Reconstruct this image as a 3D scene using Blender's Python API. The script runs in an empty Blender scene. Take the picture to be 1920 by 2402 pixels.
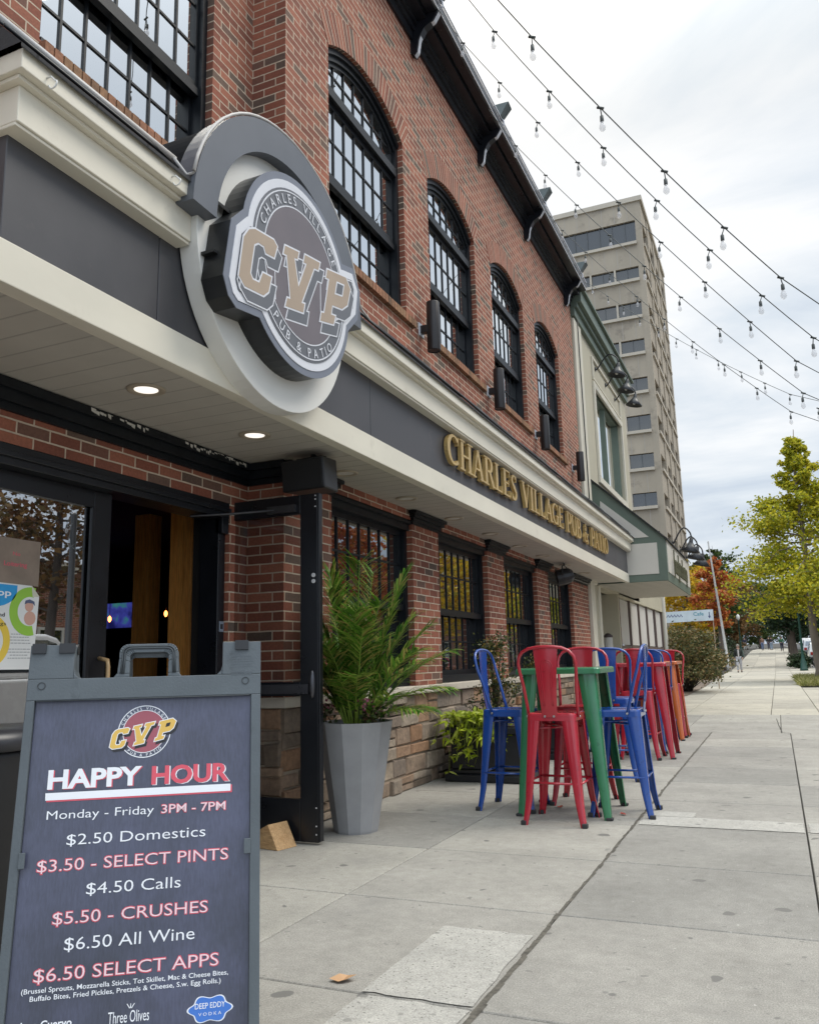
import bpy, bmesh, math, random
from math import sin, cos, pi, radians as rad, atan2, hypot, sqrt
from mathutils import Vector, Matrix, noise as mn
random.seed(7)
SC = bpy.context.scene
COL = SC.collection
# ------------------------------------------------------------------ camera
cam = bpy.data.objects.new('camera', bpy.data.cameras.new('camera')); COL.objects.link(cam)
Rw = ((0.9137, -0.0950, -0.3949), (0.4055, 0.1565, 0.9006), (-0.0238, -0.9831, 0.1815))
def setcam():
    vx, vy, f, roll = 863.0, 333.0, 1922.0, .0248
    Y = Vector((vx, vy, f)).normalized()
    d = vy + roll*vx
    p = math.atan(d/sqrt(1+roll*roll)/f); L = f/math.tan(p); h = hypot(roll, 1)
    Z = Vector((-roll/h*L, -1/h*L, f)).normalized(); Z = (Z - Y*Z.dot(Y)).normalized()
    X = Y.cross(Z)
    R = Matrix((X, Y, Z))
    r, u, fw = R @ Vector((1, 0, 0)), R @ Vector((0, -1, 0)), R @ Vector((0, 0, 1))
    m = Matrix((r, u, -fw)).transposed().to_4x4(); m.translation = (0, 0, 1.11)
    cam.matrix_world = m
setcam()
cam.data.sensor_fit = 'HORIZONTAL'; cam.data.sensor_width = 36; cam.data.lens = 36*1922/1920
cam.data.clip_start = .05; cam.data.clip_end = 3000
SC.camera = cam
# ------------------------------------------------------------------ world, sun, exposure
SUN_EL, SUN_AZ = 52, 60          # elevation, degrees clockwise from +Y (towards +X)
W = bpy.data.worlds.new('World'); SC.world = W; W.use_nodes = True
def build_world():
    nt = W.node_tree; nt.nodes.clear(); N = nt.nodes.new; L = nt.links.new
    out = N('ShaderNodeOutputWorld'); bg = N('ShaderNodeBackground'); bg.inputs[1].default_value = .1
    sky = N('ShaderNodeTexSky'); sky.sky_type = 'NISHITA'; sky.sun_disc = False
    sky.sun_elevation = rad(SUN_EL); sky.sun_rotation = rad(SUN_AZ); sky.dust_density = 2
    tc = N('ShaderNodeTexCoord'); sep = N('ShaderNodeSeparateXYZ'); L(tc.outputs['Generated'], sep.inputs[0])
    ad = N('ShaderNodeMath'); ad.operation = 'ADD'; ad.inputs[1].default_value = .22; L(sep.outputs[2], ad.inputs[0])
    mx = N('ShaderNodeMath'); mx.operation = 'MAXIMUM'; mx.inputs[1].default_value = .05; L(ad.outputs[0], mx.inputs[0])
    cb = N('ShaderNodeCombineXYZ')
    for i in (0, 1):
        dv = N('ShaderNodeMath'); dv.operation = 'DIVIDE'; L(sep.outputs[i], dv.inputs[0]); L(mx.outputs[0], dv.inputs[1]); L(dv.outputs[0], cb.inputs[i])
    mp = N('ShaderNodeMapping'); mp.inputs['Rotation'].default_value = (0, 0, rad(35)); mp.inputs['Scale'].default_value = (1, 2.0, 1); mp.inputs['Location'].default_value = (3.1, 1.7, 0)
    L(cb.outputs[0], mp.inputs[0])
    nz = N('ShaderNodeTexNoise'); nz.inputs['Scale'].default_value = 1.1; nz.inputs['Detail'].default_value = 8; nz.inputs['Roughness'].default_value = .56; nz.inputs['Distortion'].default_value = .4
    L(mp.outputs[0], nz.inputs['Vector'])
    # brighter cloud where the hidden sun lights it: ahead and high over the roofline
    nrm = N('ShaderNodeVectorMath'); nrm.operation = 'DOT_PRODUCT'; L(tc.outputs['Generated'], nrm.inputs[0]); nrm.inputs[1].default_value = Vector((-.22, .77, .6)).normalized()
    g = N('ShaderNodeMapRange'); g.inputs[1].default_value = .84; g.inputs[2].default_value = 1.0; g.inputs[3].default_value = -.14; g.inputs[4].default_value = .30
    L(nrm.outputs['Value'], g.inputs[0])
    sm = N('ShaderNodeMath'); sm.operation = 'ADD'; L(nz.outputs[0], sm.inputs[0]); L(g.outputs[0], sm.inputs[1])
    cr = N('ShaderNodeValToRGB'); e = cr.color_ramp.elements
    e[0].position = .34; e[0].color = (.50, .58, .69, 1); e[1].position = .68; e[1].color = (.93, .94, .945, 1)
    k = cr.color_ramp.elements.new(.5); k.color = (.70, .76, .82, 1)
    L(sm.outputs[0], cr.inputs[0])
    # overcast sky: brighter towards the zenith and behind the viewer
    zr = N('ShaderNodeMapRange'); zr.interpolation_type = 'SMOOTHSTEP'; zr.inputs[1].default_value = .55; zr.inputs[2].default_value = 1; zr.inputs[3].default_value = 9.3; zr.inputs[4].default_value = 34; L(sep.outputs[2], zr.inputs[0])
    yr = N('ShaderNodeMapRange'); yr.interpolation_type = 'SMOOTHSTEP'; yr.inputs[1].default_value = .25; yr.inputs[2].default_value = -.6; yr.inputs[3].default_value = 1; yr.inputs[4].default_value = 1.7; L(sep.outputs[1], yr.inputs[0])
    ml = N('ShaderNodeMath'); ml.operation = 'MULTIPLY'; L(zr.outputs[0], ml.inputs[0]); L(yr.outputs[0], ml.inputs[1])
    wt = N('ShaderNodeValToRGB'); wt.color_ramp.elements[0].position = .5; wt.color_ramp.elements[0].color = (1, 1, 1, 1); wt.color_ramp.elements[1].position = .8; wt.color_ramp.elements[1].color = (1, .94, .84, 1); L(sep.outputs[2], wt.inputs[0])
    wm = N('ShaderNodeVectorMath'); wm.operation = 'MULTIPLY'; L(cr.outputs[0], wm.inputs[0]); L(wt.outputs[0], wm.inputs[1])
    sc = N('ShaderNodeVectorMath'); sc.operation = 'SCALE'; L(ml.outputs[0], sc.inputs[3]); L(wm.outputs[0], sc.inputs[0])
    mix = N('ShaderNodeMix'); mix.data_type = 'RGBA'; mix.inputs[0].default_value = .94
    L(sky.outputs[0], mix.inputs[6]); L(sc.outputs[0], mix.inputs[7]); L(mix.outputs[2], bg.inputs[0]); L(bg.outputs[0], out.inputs[0])
build_world()
sl = bpy.data.lights.new('sun', 'SUN'); sl.energy = 1.5; sl.angle = rad(28); sl.color = (1, .93, .82)
so = bpy.data.objects.new('sun', sl); COL.objects.link(so)
sd = Vector((cos(rad(SUN_EL))*sin(rad(SUN_AZ)), cos(rad(SUN_EL))*cos(rad(SUN_AZ)), sin(rad(SUN_EL))))
so.rotation_euler = (-sd).to_track_quat('-Z', 'Y').to_euler(); so.location = (20, 20, 40)
SC.view_settings.view_transform = 'Standard'; SC.view_settings.look = 'None'; SC.view_settings.exposure = .27; SC.view_settings.gamma = 1
# ------------------------------------------------------------------ materials
MT = {}
def newmat(name):
    m = bpy.data.materials.new(name); m.use_nodes = True; nt = m.node_tree
    b = nt.nodes['Principled BSDF']; MT[name] = m
    return m, nt, b
def ramp(nt, stops, fac):
    r = nt.nodes.new('ShaderNodeValToRGB'); el = r.color_ramp.elements
    while len(el) < len(stops): el.new(.5)
    for e, (p, c) in zip(el, stops): e.position = p; e.color = (*c, 1)
    nt.links.new(fac, r.inputs[0]); return r
def noise(nt, vec, scale, detail=4, rough=.55, stretch=None):
    if stretch:
        mp = nt.nodes.new('ShaderNodeMapping'); mp.inputs['Scale'].default_value = stretch; nt.links.new(vec, mp.inputs[0]); vec = mp.outputs[0]
    n = nt.nodes.new('ShaderNodeTexNoise'); n.inputs['Scale'].default_value = scale; n.inputs['Detail'].default_value = detail; n.inputs['Roughness'].default_value = rough
    nt.links.new(vec, n.inputs['Vector']); return n.outputs[0]
def mixc(nt, a, b, fac, mode='MIX'):
    m = nt.nodes.new('ShaderNodeMix'); m.data_type = 'RGBA'; m.blend_type = mode
    for s, v in ((0, fac), (6, a), (7, b)):
        if hasattr(v, 'links') or hasattr(v, 'is_linked'): nt.links.new(v, m.inputs[s])
        elif isinstance(v, (int, float)): m.inputs[s].default_value = v
        else: m.inputs[s].default_value = (*v, 1)
    return m.outputs[2]
def bump(nt, b, h, strength, dist=.01):
    n = nt.nodes.new('ShaderNodeBump'); n.inputs['Strength'].default_value = strength; n.inputs['Distance'].default_value = dist
    nt.links.new(h, n.inputs['Height']); nt.links.new(n.outputs[0], b.inputs['Normal'])
def coord(nt, k='Object'):
    t = nt.nodes.new('ShaderNodeTexCoord'); return t.outputs[k]
def pm(name, col, rough=.6, metal=0, var=.18, vs=5, bs=60, bp=.0, stretch=None, coat=0, uv=False, spec=None, dirt=None):
    m, nt, b = newmat(name); c = coord(nt, 'UV' if uv else 'Object')
    n = noise(nt, c, vs, 5, .6, stretch)
    lo = tuple(x*(1-var) for x in col); hi = tuple(min(1, x*(1+var)) for x in col)
    r = ramp(nt, [(.3, lo), (.7, hi)], n)
    o = r.outputs[0]
    if dirt:
        d = noise(nt, c, dirt[1], 6, .7); dr = ramp(nt, [(dirt[2], (0, 0, 0)), (min(.99, dirt[2]+.15), (1, 1, 1))], d)
        o = mixc(nt, o, dirt[0], dr.outputs[0])
    nt.links.new(o, b.inputs['Base Color'])
    rr = nt.nodes.new('ShaderNodeMapRange'); rr.inputs[3].default_value = max(.02, rough-.1); rr.inputs[4].default_value = min(1, rough+.12); nt.links.new(n, rr.inputs[0]); nt.links.new(rr.outputs[0], b.inputs['Roughness'])
    b.inputs['Metallic'].default_value = metal
    if coat: b.inputs['Coat Weight'].default_value = coat; b.inputs['Coat Roughness'].default_value = .15
    if spec is not None: b.inputs['Specular IOR Level'].default_value = spec
    if bp: bump(nt, b, noise(nt, c, bs, 3, .6, stretch), bp, .004)
    return m
def emis(name, col, s):
    m, nt, b = newmat(name); b.inputs['Base Color'].default_value = (*col, 1); b.inputs['Emission Color'].default_value = (*col, 1); b.inputs['Emission Strength'].default_value = s; return m
def brick_mat(name, shade=1.0, bw=.2125, rh=.0677):
    m, nt, b = newmat(name); uv = coord(nt, 'UV')
    t = nt.nodes.new('ShaderNodeTexBrick'); t.inputs['Scale'].default_value = 1
    wob = nt.nodes.new('ShaderNodeTexNoise'); wob.inputs['Scale'].default_value = 9; nt.links.new(uv, wob.inputs['Vector'])
    wm = nt.nodes.new('ShaderNodeVectorMath'); wm.operation = 'MULTIPLY_ADD'; wm.inputs[1].default_value = (.006, .006, 0); nt.links.new(wob.outputs['Color'], wm.inputs[0]); nt.links.new(uv, wm.inputs[2])
    nt.links.new(wm.outputs[0], t.inputs['Vector'])
    t.inputs['Color1'].default_value = (0, 0, 0, 1); t.inputs['Color2'].default_value = (1, 1, 1, 1); t.inputs['Mortar'].default_value = (.5, .5, .5, 1)
    t.inputs['Brick Width'].default_value = bw; t.inputs['Row Height'].default_value = rh; t.inputs['Mortar Size'].default_value = .0052; t.inputs['Mortar Smooth'].default_value = .15; t.inputs['Bias'].default_value = 0
    t.offset = .5; t.squash = 1
    s = shade
    r = ramp(nt, [(0, (.115*s, .084*s, .064*s)), (.10, (.155*s, .092*s, .068*s)), (.18, (.205*s, .072*s, .046*s)), (.55, (.27*s, .088*s, .053*s)), (1, (.34*s, .128*s, .078*s))], t.outputs['Color'])
    g = noise(nt, uv, 55, 4, .7); big = noise(nt, uv, 1.3, 3)
    c = mixc(nt, r.outputs[0], ramp(nt, [(.25, (.72, .72, .72)), (.75, (1.22, 1.2, 1.18))], g).outputs[0], 1, 'MULTIPLY')
    c = mixc(nt, c, ramp(nt, [(.3, (.74, .73, .72)), (.7, (1.14, 1.13, 1.12))], big).outputs[0], 1, 'MULTIPLY')
    mort = ramp(nt, [(.3, (.44*s, .35*s, .26*s)), (.7, (.62*s, .51*s, .39*s))], noise(nt, uv, 20, 4))
    c = mixc(nt, c, mort.outputs[0], t.outputs['Fac'])
    nt.links.new(c, b.inputs['Base Color']); b.inputs['Roughness'].default_value = .85
    inv = nt.nodes.new('ShaderNodeMath'); inv.operation = 'MULTIPLY_ADD'; inv.inputs[1].default_value = -1; nt.links.new(t.outputs['Fac'], inv.inputs[0])
    gm = nt.nodes.new('ShaderNodeMath'); gm.operation = 'MULTIPLY'; gm.inputs[1].default_value = .35; nt.links.new(g, gm.inputs[0]); nt.links.new(gm.outputs[0], inv.inputs[2])
    bump(nt, b, inv.outputs[0], .7, .006)
    return m
def leaf_mat(name, cols, trans=.25, rough=.55):
    m, nt, b = newmat(name)
    g = nt.nodes.new('ShaderNodeNewGeometry')
    n = len(cols); st = [((i+.5)/n if n > 1 else 0, c) for i, c in enumerate(cols)]
    r = ramp(nt, st, g.outputs['Random Per Island'])
    nt.links.new(r.outputs[0], b.inputs['Base Color']); b.inputs['Roughness'].default_value = rough; b.inputs['Specular IOR Level'].default_value = .3
    tr = nt.nodes.new('ShaderNodeBsdfTranslucent'); nt.links.new(r.outputs[0], tr.inputs[0])
    mx = nt.nodes.new('ShaderNodeMixShader'); mx.inputs[0].default_value = trans
    nt.links.new(b.outputs[0], mx.inputs[1]); nt.links.new(tr.outputs[0], mx.inputs[2]); nt.links.new(mx.outputs[0], nt.nodes['Material Output'].inputs[0])
    return m
def island_mat(name, cols, rough=.8, gs=30, bp=.5):
    m, nt, b = newmat(name); g = nt.nodes.new('ShaderNodeNewGeometry'); c = coord(nt)
    n = len(cols); r = ramp(nt, [(i/(n-1), k) for i, k in enumerate(cols)], g.outputs['Random Per Island'])
    nn = noise(nt, c, gs, 5, .7); n2 = noise(nt, c, 5, 3)
    o = mixc(nt, r.outputs[0], ramp(nt, [(.25, (.62, .62, .62)), (.75, (1.3, 1.28, 1.25))], nn).outputs[0], 1, 'MULTIPLY')
    o = mixc(nt, o, ramp(nt, [(.3, (.8, .78, .76)), (.7, (1.15, 1.12, 1.1))], n2).outputs[0], 1, 'MULTIPLY')
    nt.links.new(o, b.inputs['Base Color']); b.inputs['Roughness'].default_value = rough
    bump(nt, b, nn, bp, .012)
    return m
def mirror_glass(name, tint, fac, dark=(.012, .014, .016), rough=.01, wav=.0):
    m, nt, b = newmat(name); b.inputs['Base Color'].default_value = (*dark, 1); b.inputs['Roughness'].default_value = rough
    gl = nt.nodes.new('ShaderNodeBsdfGlossy'); gl.inputs['Color'].default_value = (*tint, 1); gl.inputs['Roughness'].default_value = rough
    fr = nt.nodes.new('ShaderNodeFresnel'); fr.inputs[0].default_value = 1.5
    mr = nt.nodes.new('ShaderNodeMapRange'); mr.inputs[1].default_value = .04; mr.inputs[2].default_value = .6; mr.inputs[3].default_value = fac; mr.inputs[4].default_value = 1; nt.links.new(fr.outputs[0], mr.inputs[0])
    mx = nt.nodes.new('ShaderNodeMixShader'); nt.links.new(mr.outputs[0], mx.inputs[0]); nt.links.new(b.outputs[0], mx.inputs[1]); nt.links.new(gl.outputs[0], mx.inputs[2])
    nt.links.new(mx.outputs[0], nt.nodes['Material Output'].inputs[0])
    if wav:
        bn = nt.nodes.new('ShaderNodeBump'); bn.inputs['Strength'].default_value = wav; bn.inputs['Distance'].default_value = .02
        nt.links.new(noise(nt, coord(nt), 1.6, 2), bn.inputs['Height']); nt.links.new(bn.outputs[0], gl.inputs['Normal'])
    return m
def clear_glass(name, tint=(1, 1, 1), refl=.12):
    m, nt, b = newmat(name); nt.nodes.remove(b)
    t = nt.nodes.new('ShaderNodeBsdfTransparent'); t.inputs[0].default_value = (*tint, 1)
    g = nt.nodes.new('ShaderNodeBsdfGlossy'); g.inputs['Roughness'].default_value = .02
    f = nt.nodes.new('ShaderNodeFresnel'); f.inputs[0].default_value = 1.45
    mx = nt.nodes.new('ShaderNodeMixShader'); nt.links.new(f.outputs[0], mx.inputs[0]); nt.links.new(t.outputs[0], mx.inputs[1]); nt.links.new(g.outputs[0], mx.inputs[2])
    nt.links.new(mx.outputs[0], nt.nodes['Material Output'].inputs[0]); return m
def concrete(name, base, speck=.10, isl=True, dark=.0):
    m, nt, b = newmat(name); c = coord(nt)
    o = ramp(nt, [(.25, tuple(x*.80 for x in base)), (.75, tuple(x*1.16 for x in base))], noise(nt, c, 1.7, 8, .65)).outputs[0]
    if isl:
        g = nt.nodes.new('ShaderNodeNewGeometry')
        o = mixc(nt, o, ramp(nt, [(0, (.82, .82, .815)), (.5, (1, .99, .97)), (1, (1.13, 1.12, 1.08))], g.outputs['Random Per Island']).outputs[0], 1, 'MULTIPLY')
    o = mixc(nt, o, ramp(nt, [(.3, (1-speck*2,)*3), (.7, (1+speck*1.6,)*3)], noise(nt, c, 170, 3, .8)).outputs[0], 1, 'MULTIPLY')
    o = mixc(nt, o, ramp(nt, [(.3, (.84, .835, .83)), (.7, (1.1, 1.1, 1.09))], noise(nt, c, 16, 7, .75)).outputs[0], 1, 'MULTIPLY')
    st = ramp(nt, [(.56, (0, 0, 0)), (.72, (1, 1, 1))], noise(nt, c, 2.3, 6, .7)).outputs[0]
    o = mixc(nt, o, tuple(x*.72 for x in base), mixc(nt, (0, 0, 0), (.55, .55, .55), st))
    sp = ramp(nt, [(.735, (0, 0, 0)), (.75, (1, 1, 1))], noise(nt, c, 7.5, 1, .3)).outputs[0]
    o = mixc(nt, o, tuple(x*.5 for x in base), sp)
    s2 = ramp(nt, [(.70, (0, 0, 0)), (.72, (1, 1, 1))], noise(nt, c, 21, 2, .4)).outputs[0]
    o = mixc(nt, o, tuple(x*.55 for x in base), mixc(nt, (0, 0, 0), (.75, .75, .75), s2))
    s3 = ramp(nt, [(.74, (0, 0, 0)), (.77, (1, 1, 1))], noise(nt, c, 48, 2, .4)).outputs[0]
    o = mixc(nt, o, tuple(min(1, x*1.7) for x in base), mixc(nt, (0, 0, 0), (.6, .6, .6), s3))
    if dark:
        v = nt.nodes.new('ShaderNodeTexVoronoi'); v.inputs['Scale'].default_value = 42; nt.links.new(c, v.inputs['Vector'])
        vr = ramp(nt, [(.12, (1, 1, 1)), (.2, (0, 0, 0))], v.outputs['Distance'])
        o = mixc(nt, o, tuple(x*.35 for x in base), mixc(nt, (0, 0, 0), vr.outputs[0], dark))
    nt.links.new(o, b.inputs['Base Color']); b.inputs['Roughness'].default_value = .88; b.inputs['Specular IOR Level'].default_value = .3
    bump(nt, b, noise(nt, c, 120, 4, .8), .35, .003)
    return m
def lined(name, base, period, axis, dark=.5, width=.05, rough=.6, var=.12, vs=4):
    """painted boards: grooves every `period` metres along UV axis"""
    m, nt, b = newmat(name); uv = coord(nt, 'UV'); s = nt.nodes.new('ShaderNodeSeparateXYZ'); nt.links.new(uv, s.inputs[0])
    d = nt.nodes.new('ShaderNodeMath'); d.operation = 'DIVIDE'; d.inputs[1].default_value = period; nt.links.new(s.outputs[axis], d.inputs[0])
    fr = nt.nodes.new('ShaderNodeMath'); fr.operation = 'FRACT'; nt.links.new(d.outputs[0], fr.inputs[0])
    r = ramp(nt, [(0, (1, 1, 1)), (width, (0, 0, 0))], fr.outputs[0])
    n = noise(nt, uv, vs, 5, .6)
    o = ramp(nt, [(.3, tuple(x*(1-var) for x in base)), (.7, tuple(x*(1+var) for x in base))], n).outputs[0]
    o = mixc(nt, o, tuple(x*dark for x in base), r.outputs[0])
    nt.links.new(o, b.inputs['Base Color']); b.inputs['Roughness'].default_value = rough
    i = nt.nodes.new('ShaderNodeMath'); i.operation = 'SUBTRACT'; i.inputs[0].default_value = 1; nt.links.new(r.outputs[0], i.inputs[1]); bump(nt, b, i.outputs[0], .5, .004)
    return m
def shingle_mat(name, base):
    m, nt, b = newmat(name); uv = coord(nt, 'UV'); t = nt.nodes.new('ShaderNodeTexBrick'); nt.links.new(uv, t.inputs['Vector'])
    t.inputs['Scale'].default_value = 1; t.inputs['Brick Width'].default_value = .3; t.inputs['Row Height'].default_value = .13; t.inputs['Mortar Size'].default_value = .006
    t.inputs['Color1'].default_value = (*[x*.7 for x in base], 1); t.inputs['Color2'].default_value = (*[x*1.3 for x in base], 1); t.inputs['Mortar'].default_value = (.008, .008, .008, 1)
    o = mixc(nt, t.outputs[0], ramp(nt, [(.3, (.7, .7, .7)), (.7, (1.3, 1.3, 1.3))], noise(nt, uv, 90, 3, .8)).outputs[0], 1, 'MULTIPLY')
    nt.links.new(o, b.inputs['Base Color']); b.inputs['Roughness'].default_value = .9; bump(nt, b, t.outputs['Fac'], -.6, .01); return m
def wood_mat(name, c0, c1, rough=.5, axis=2):
    m, nt, b = newmat(name); c = coord(nt); st = [14, 14, 14]; st[axis] = .9
    n = noise(nt, c, 1.6, 6, .6, tuple(st)); n2 = noise(nt, c, 9, 4, .6, tuple(st))
    o = ramp(nt, [(.3, c0), (.55, c1), (.72, tuple(x*.8 for x in c0))], n).outputs[0]
    o = mixc(nt, o, ramp(nt, [(.35, (.75, .72, .7)), (.65, (1.1, 1.1, 1.1))], n2).outputs[0], 1, 'MULTIPLY')
    nt.links.new(o, b.inputs['Base Color']); b.inputs['Roughness'].default_value = rough; bump(nt, b, n2, .2, .003); return m

BRICK = brick_mat('brick'); SOLDIER = brick_mat('arch_brick', 1.0, .0677, .40)
STONE = island_mat('ledge_stone', [(.13, .10, .075), (.24, .19, .145), (.30, .22, .16), (.20, .17, .145), (.36, .30, .235), (.31, .17, .09), (.26, .215, .17)], .9, 24, .6)
STMORT = pm('stone_mortar', (.34, .28, .21), .95, bp=.4)
LIME = pm('limestone', (.58, .52, .43), .8, var=.12, vs=3, bp=.2)
BLACKP = pm('black_paint', (.007, .009, .012), .42, var=.3, vs=8, spec=.3)
BLACKD = pm('black_door_paint', (.008, .009, .012), .3, var=.2, vs=6, bp=.05)
CREAM = pm('cream_paint', (.67, .63, .53), .5, var=.06, vs=2.2, stretch=(3, .5, 1), dirt=((.57, .53, .44), 3.2, .60))
DISCW = pm('white_sign_board', (.74, .73, .69), .5, var=.04, vs=2, dirt=((.5, .46, .4), 5, .7))
SOFFIT = lined('soffit_boards', (.47, .44, .39), .15, 1, .62, .10, .55, .06)
PANEL = pm('charcoal_panel', (.058, .057, .063), .46, var=.16, vs=2.5, bp=.05, bs=90, dirt=((.085, .077, .08), 4, .6))
SHINGLE = shingle_mat('asphalt_shingle', (.035, .035, .037))
HOOD = pm('grey_hood_metal', (.105, .115, .135), .45, metal=.1, var=.1, vs=3)
DARKMET = pm('dark_bronze_metal', (.035, .032, .032), .32, metal=.5, var=.1)
GUTTER = pm('black_gutter', (.018, .02, .026), .3, metal=.3, var=.2)
STRIPM = pm('pale_trim', (.55, .56, .60), .35, var=.1)
UPGLASS = mirror_glass('window_reflecting', (1, 1, .98), .82, wav=.06)
DKGLASS = mirror_glass('window_dark', (.8, .83, .85), .19, wav=.05)
DOORGLASS = mirror_glass('door_reflecting', (.85, .85, .85), .60)
CLEAR = clear_glass('clear_glass')
GOLD = pm('gold_letters', (.52, .36, .14), .38, metal=.35, var=.12, vs=9)
GREY_PLASTIC = pm('grey_plastic', (.088, .105, .118), .5, var=.14, vs=5, bp=.2, bs=160, dirt=((.055, .066, .074), 9, .60))
PLBLACK = pm('black_plastic', (.014, .015, .018), .4, var=.2)
def plain(n, c, r=.5, v=.04): return pm(n, c, r, var=v, vs=3)
PW = plain('print_white', (.80, .82, .86)); PP = plain('print_pink', (.82, .62, .66)); PR = plain('print_red', (.66, .09, .13)); PY = plain('print_gold', (.72, .46, .10))
PK = plain('print_black', (.02, .02, .025)); PB = plain('print_blue', (.05, .17, .55))
# ------------------------------------------------------------------ mesh helpers
class MB:
    def __init__(s): s.v = []; s.f = []; s.u = {}; s.sm = []
    def face(s, pts, uv=None, smooth=False):
        i = len(s.v); s.v += [tuple(p) for p in pts]; s.f.append(tuple(range(i, i+len(pts)))); s.sm.append(smooth)
        if uv: s.u[len(s.f)-1] = uv
    def mesh(s, vs, fs, smooth=False):
        i = len(s.v); s.v += [tuple(p) for p in vs]
        for f in fs: s.f.append(tuple(i+k for k in f)); s.sm.append(smooth)
    def box(s, a, b):
        x0, y0, z0 = a; x1, y1, z1 = b
        V = [(x0, y0, z0), (x1, y0, z0), (x1, y1, z0), (x0, y1, z0), (x0, y0, z1), (x1, y0, z1), (x1, y1, z1), (x0, y1, z1)]
        s.mesh(V, [(0, 3, 2, 1), (4, 5, 6, 7), (0, 1, 5, 4), (1, 2, 6, 5), (2, 3, 7, 6), (3, 0, 4, 7)])
    def cube(s, fn, a, b):   # box in mapped coordinates
        i = len(s.v); s.box(a, b); s.v[i:] = [tuple(fn(*p)) for p in s.v[i:]]
    def prism(s, poly, fn, d0, d1):
        """closed solid from a 2-d outline; fn(u,v,w) maps to space"""
        n = len(poly); A = [fn(p[0], p[1], d0) for p in poly]; B = [fn(p[0], p[1], d1) for p in poly]
        i = len(s.v); s.v += [tuple(p) for p in A+B]
        s.f.append(tuple(i+k for k in range(n-1, -1, -1))); s.f.append(tuple(i+n+k for k in range(n))); s.sm += [False, False]
        for k in range(n):
            j = (k+1) % n; s.f.append((i+k, i+j, i+n+j, i+n+k)); s.sm.append(False)
    def ring(s, outer, inner, fn, d0, d1):
        n = len(outer)
        V = [fn(p[0], p[1], d) for d in (d0, d1) for q in (outer, inner) for p in q]
        F = []
        for k in range(n):
            j = (k+1) % n
            F += [(2*n+k, 2*n+j, 3*n+j, 3*n+k), (k, n+k, n+j, j), (k, j, 2*n+j, 2*n+k), (n+k, 3*n+k, 3*n+j, n+j)]
        s.mesh(V, F)
    def tube(s, path, r, n=8, caps=True, smooth=True):
        P = [Vector(p) for p in path]; R = r if isinstance(r, (list, tuple)) else [r]*len(P)
        i = len(s.v); up = None
        for k, p in enumerate(P):
            t = (P[min(k+1, len(P)-1)]-P[max(k-1, 0)]).normalized()
            if up is None: up = t.orthogonal().normalized()
            up = (up - t*up.dot(t)); up = up.normalized() if up.length > 1e-6 else t.orthogonal().normalized()
            w = t.cross(up)
            for a in range(n): s.v.append(tuple(p + (up*cos(2*pi*a/n)+w*sin(2*pi*a/n))*R[k]))
        for k in range(len(P)-1):
            for a in range(n):
                b = (a+1) % n; s.f.append((i+k*n+a, i+k*n+b, i+(k+1)*n+b, i+(k+1)*n+a)); s.sm.append(smooth)
        if caps:
            s.f.append(tuple(i+a for a in range(n-1, -1, -1))); s.f.append(tuple(i+(len(P)-1)*n+a for a in range(n))); s.sm += [False, False]
    def lathe(s, prof, c=(0, 0, 0), n=20, smooth=True, capb=True, capt=True, rot=0):
        i = len(s.v)
        for r, z in prof:
            for a in range(n): t = 2*pi*a/n+rot; s.v.append((c[0]+r*cos(t), c[1]+r*sin(t), c[2]+z))
        for k in range(len(prof)-1):
            for a in range(n):
                b = (a+1) % n; s.f.append((i+k*n+a, i+k*n+b, i+(k+1)*n+b, i+(k+1)*n+a)); s.sm.append(smooth)
        if capb: s.f.append(tuple(i+a for a in range(n-1, -1, -1))); s.sm.append(False)
        if capt: s.f.append(tuple(i+(len(prof)-1)*n+a for a in range(n))); s.sm.append(False)
    def grid(s, fn, nu, nv, smooth=True):
        V = [fn(a/nu, b/nv) for b in range(nv+1) for a in range(nu+1)]
        s.mesh(V, [(b*(nu+1)+a, b*(nu+1)+a+1, (b+1)*(nu+1)+a+1, (b+1)*(nu+1)+a) for b in range(nv) for a in range(nu)], smooth)
    def xf(s, M, start=0):
        s.v[start:] = [tuple(M @ Vector(p)) for p in s.v[start:]]
    def build(s, name, mat, parent=None, bevel=0, seg=2, fix=True):
        o0 = ORG.get(parent.name, Vector((0, 0, 0))) if parent else Vector((0, 0, 0))
        me = bpy.data.meshes.new(name)
        me.from_pydata([(p[0]-o0[0], p[1]-o0[1], p[2]-o0[2]) for p in s.v], [], s.f)
        uvl = me.uv_layers.new(name='UVMap').data
        for p in me.polygons:
            cu = s.u.get(p.index)
            n = p.normal; ax, ay, az = abs(n.x), abs(n.y), abs(n.z)
            for k, li in enumerate(p.loop_indices):
                if cu: uvl[li].uv = cu[k]; continue
                x, y, z = s.v[me.loops[li].vertex_index]
                uvl[li].uv = (y, z) if ax >= ay and ax >= az else ((x, z) if ay >= az else (x, y))
        me.polygons.foreach_set('use_smooth', s.sm)
        if fix and not s.u:
            bm = bmesh.new(); bm.from_mesh(me); bmesh.ops.recalc_face_normals(bm, faces=bm.faces); bm.to_mesh(me); bm.free()
        me.materials.append(mat); me.update()
        o = bpy.data.objects.new(name, me); COL.objects.link(o)
        if parent: o.parent = parent
        ORG[o.name] = o0
        if bevel:
            b = o.modifiers.new('bevel', 'BEVEL'); b.width = bevel; b.segments = seg; b.limit_method = 'ANGLE'; b.angle_limit = rad(40)
        return o
ORG = {}
def thing(name, label, cat, loc=(0, 0, 0), group=None):
    o = bpy.data.objects.new(name, None); COL.objects.link(o); o.location = loc; o.empty_display_size = .1
    o['label'] = label; o['category'] = cat
    if group: o['group'] = group
    ORG[o.name] = Vector(loc); return o
def tag(o, label, cat, group=None):
    o['label'] = label; o['category'] = cat
    if group: o['group'] = group
    return o
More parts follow.
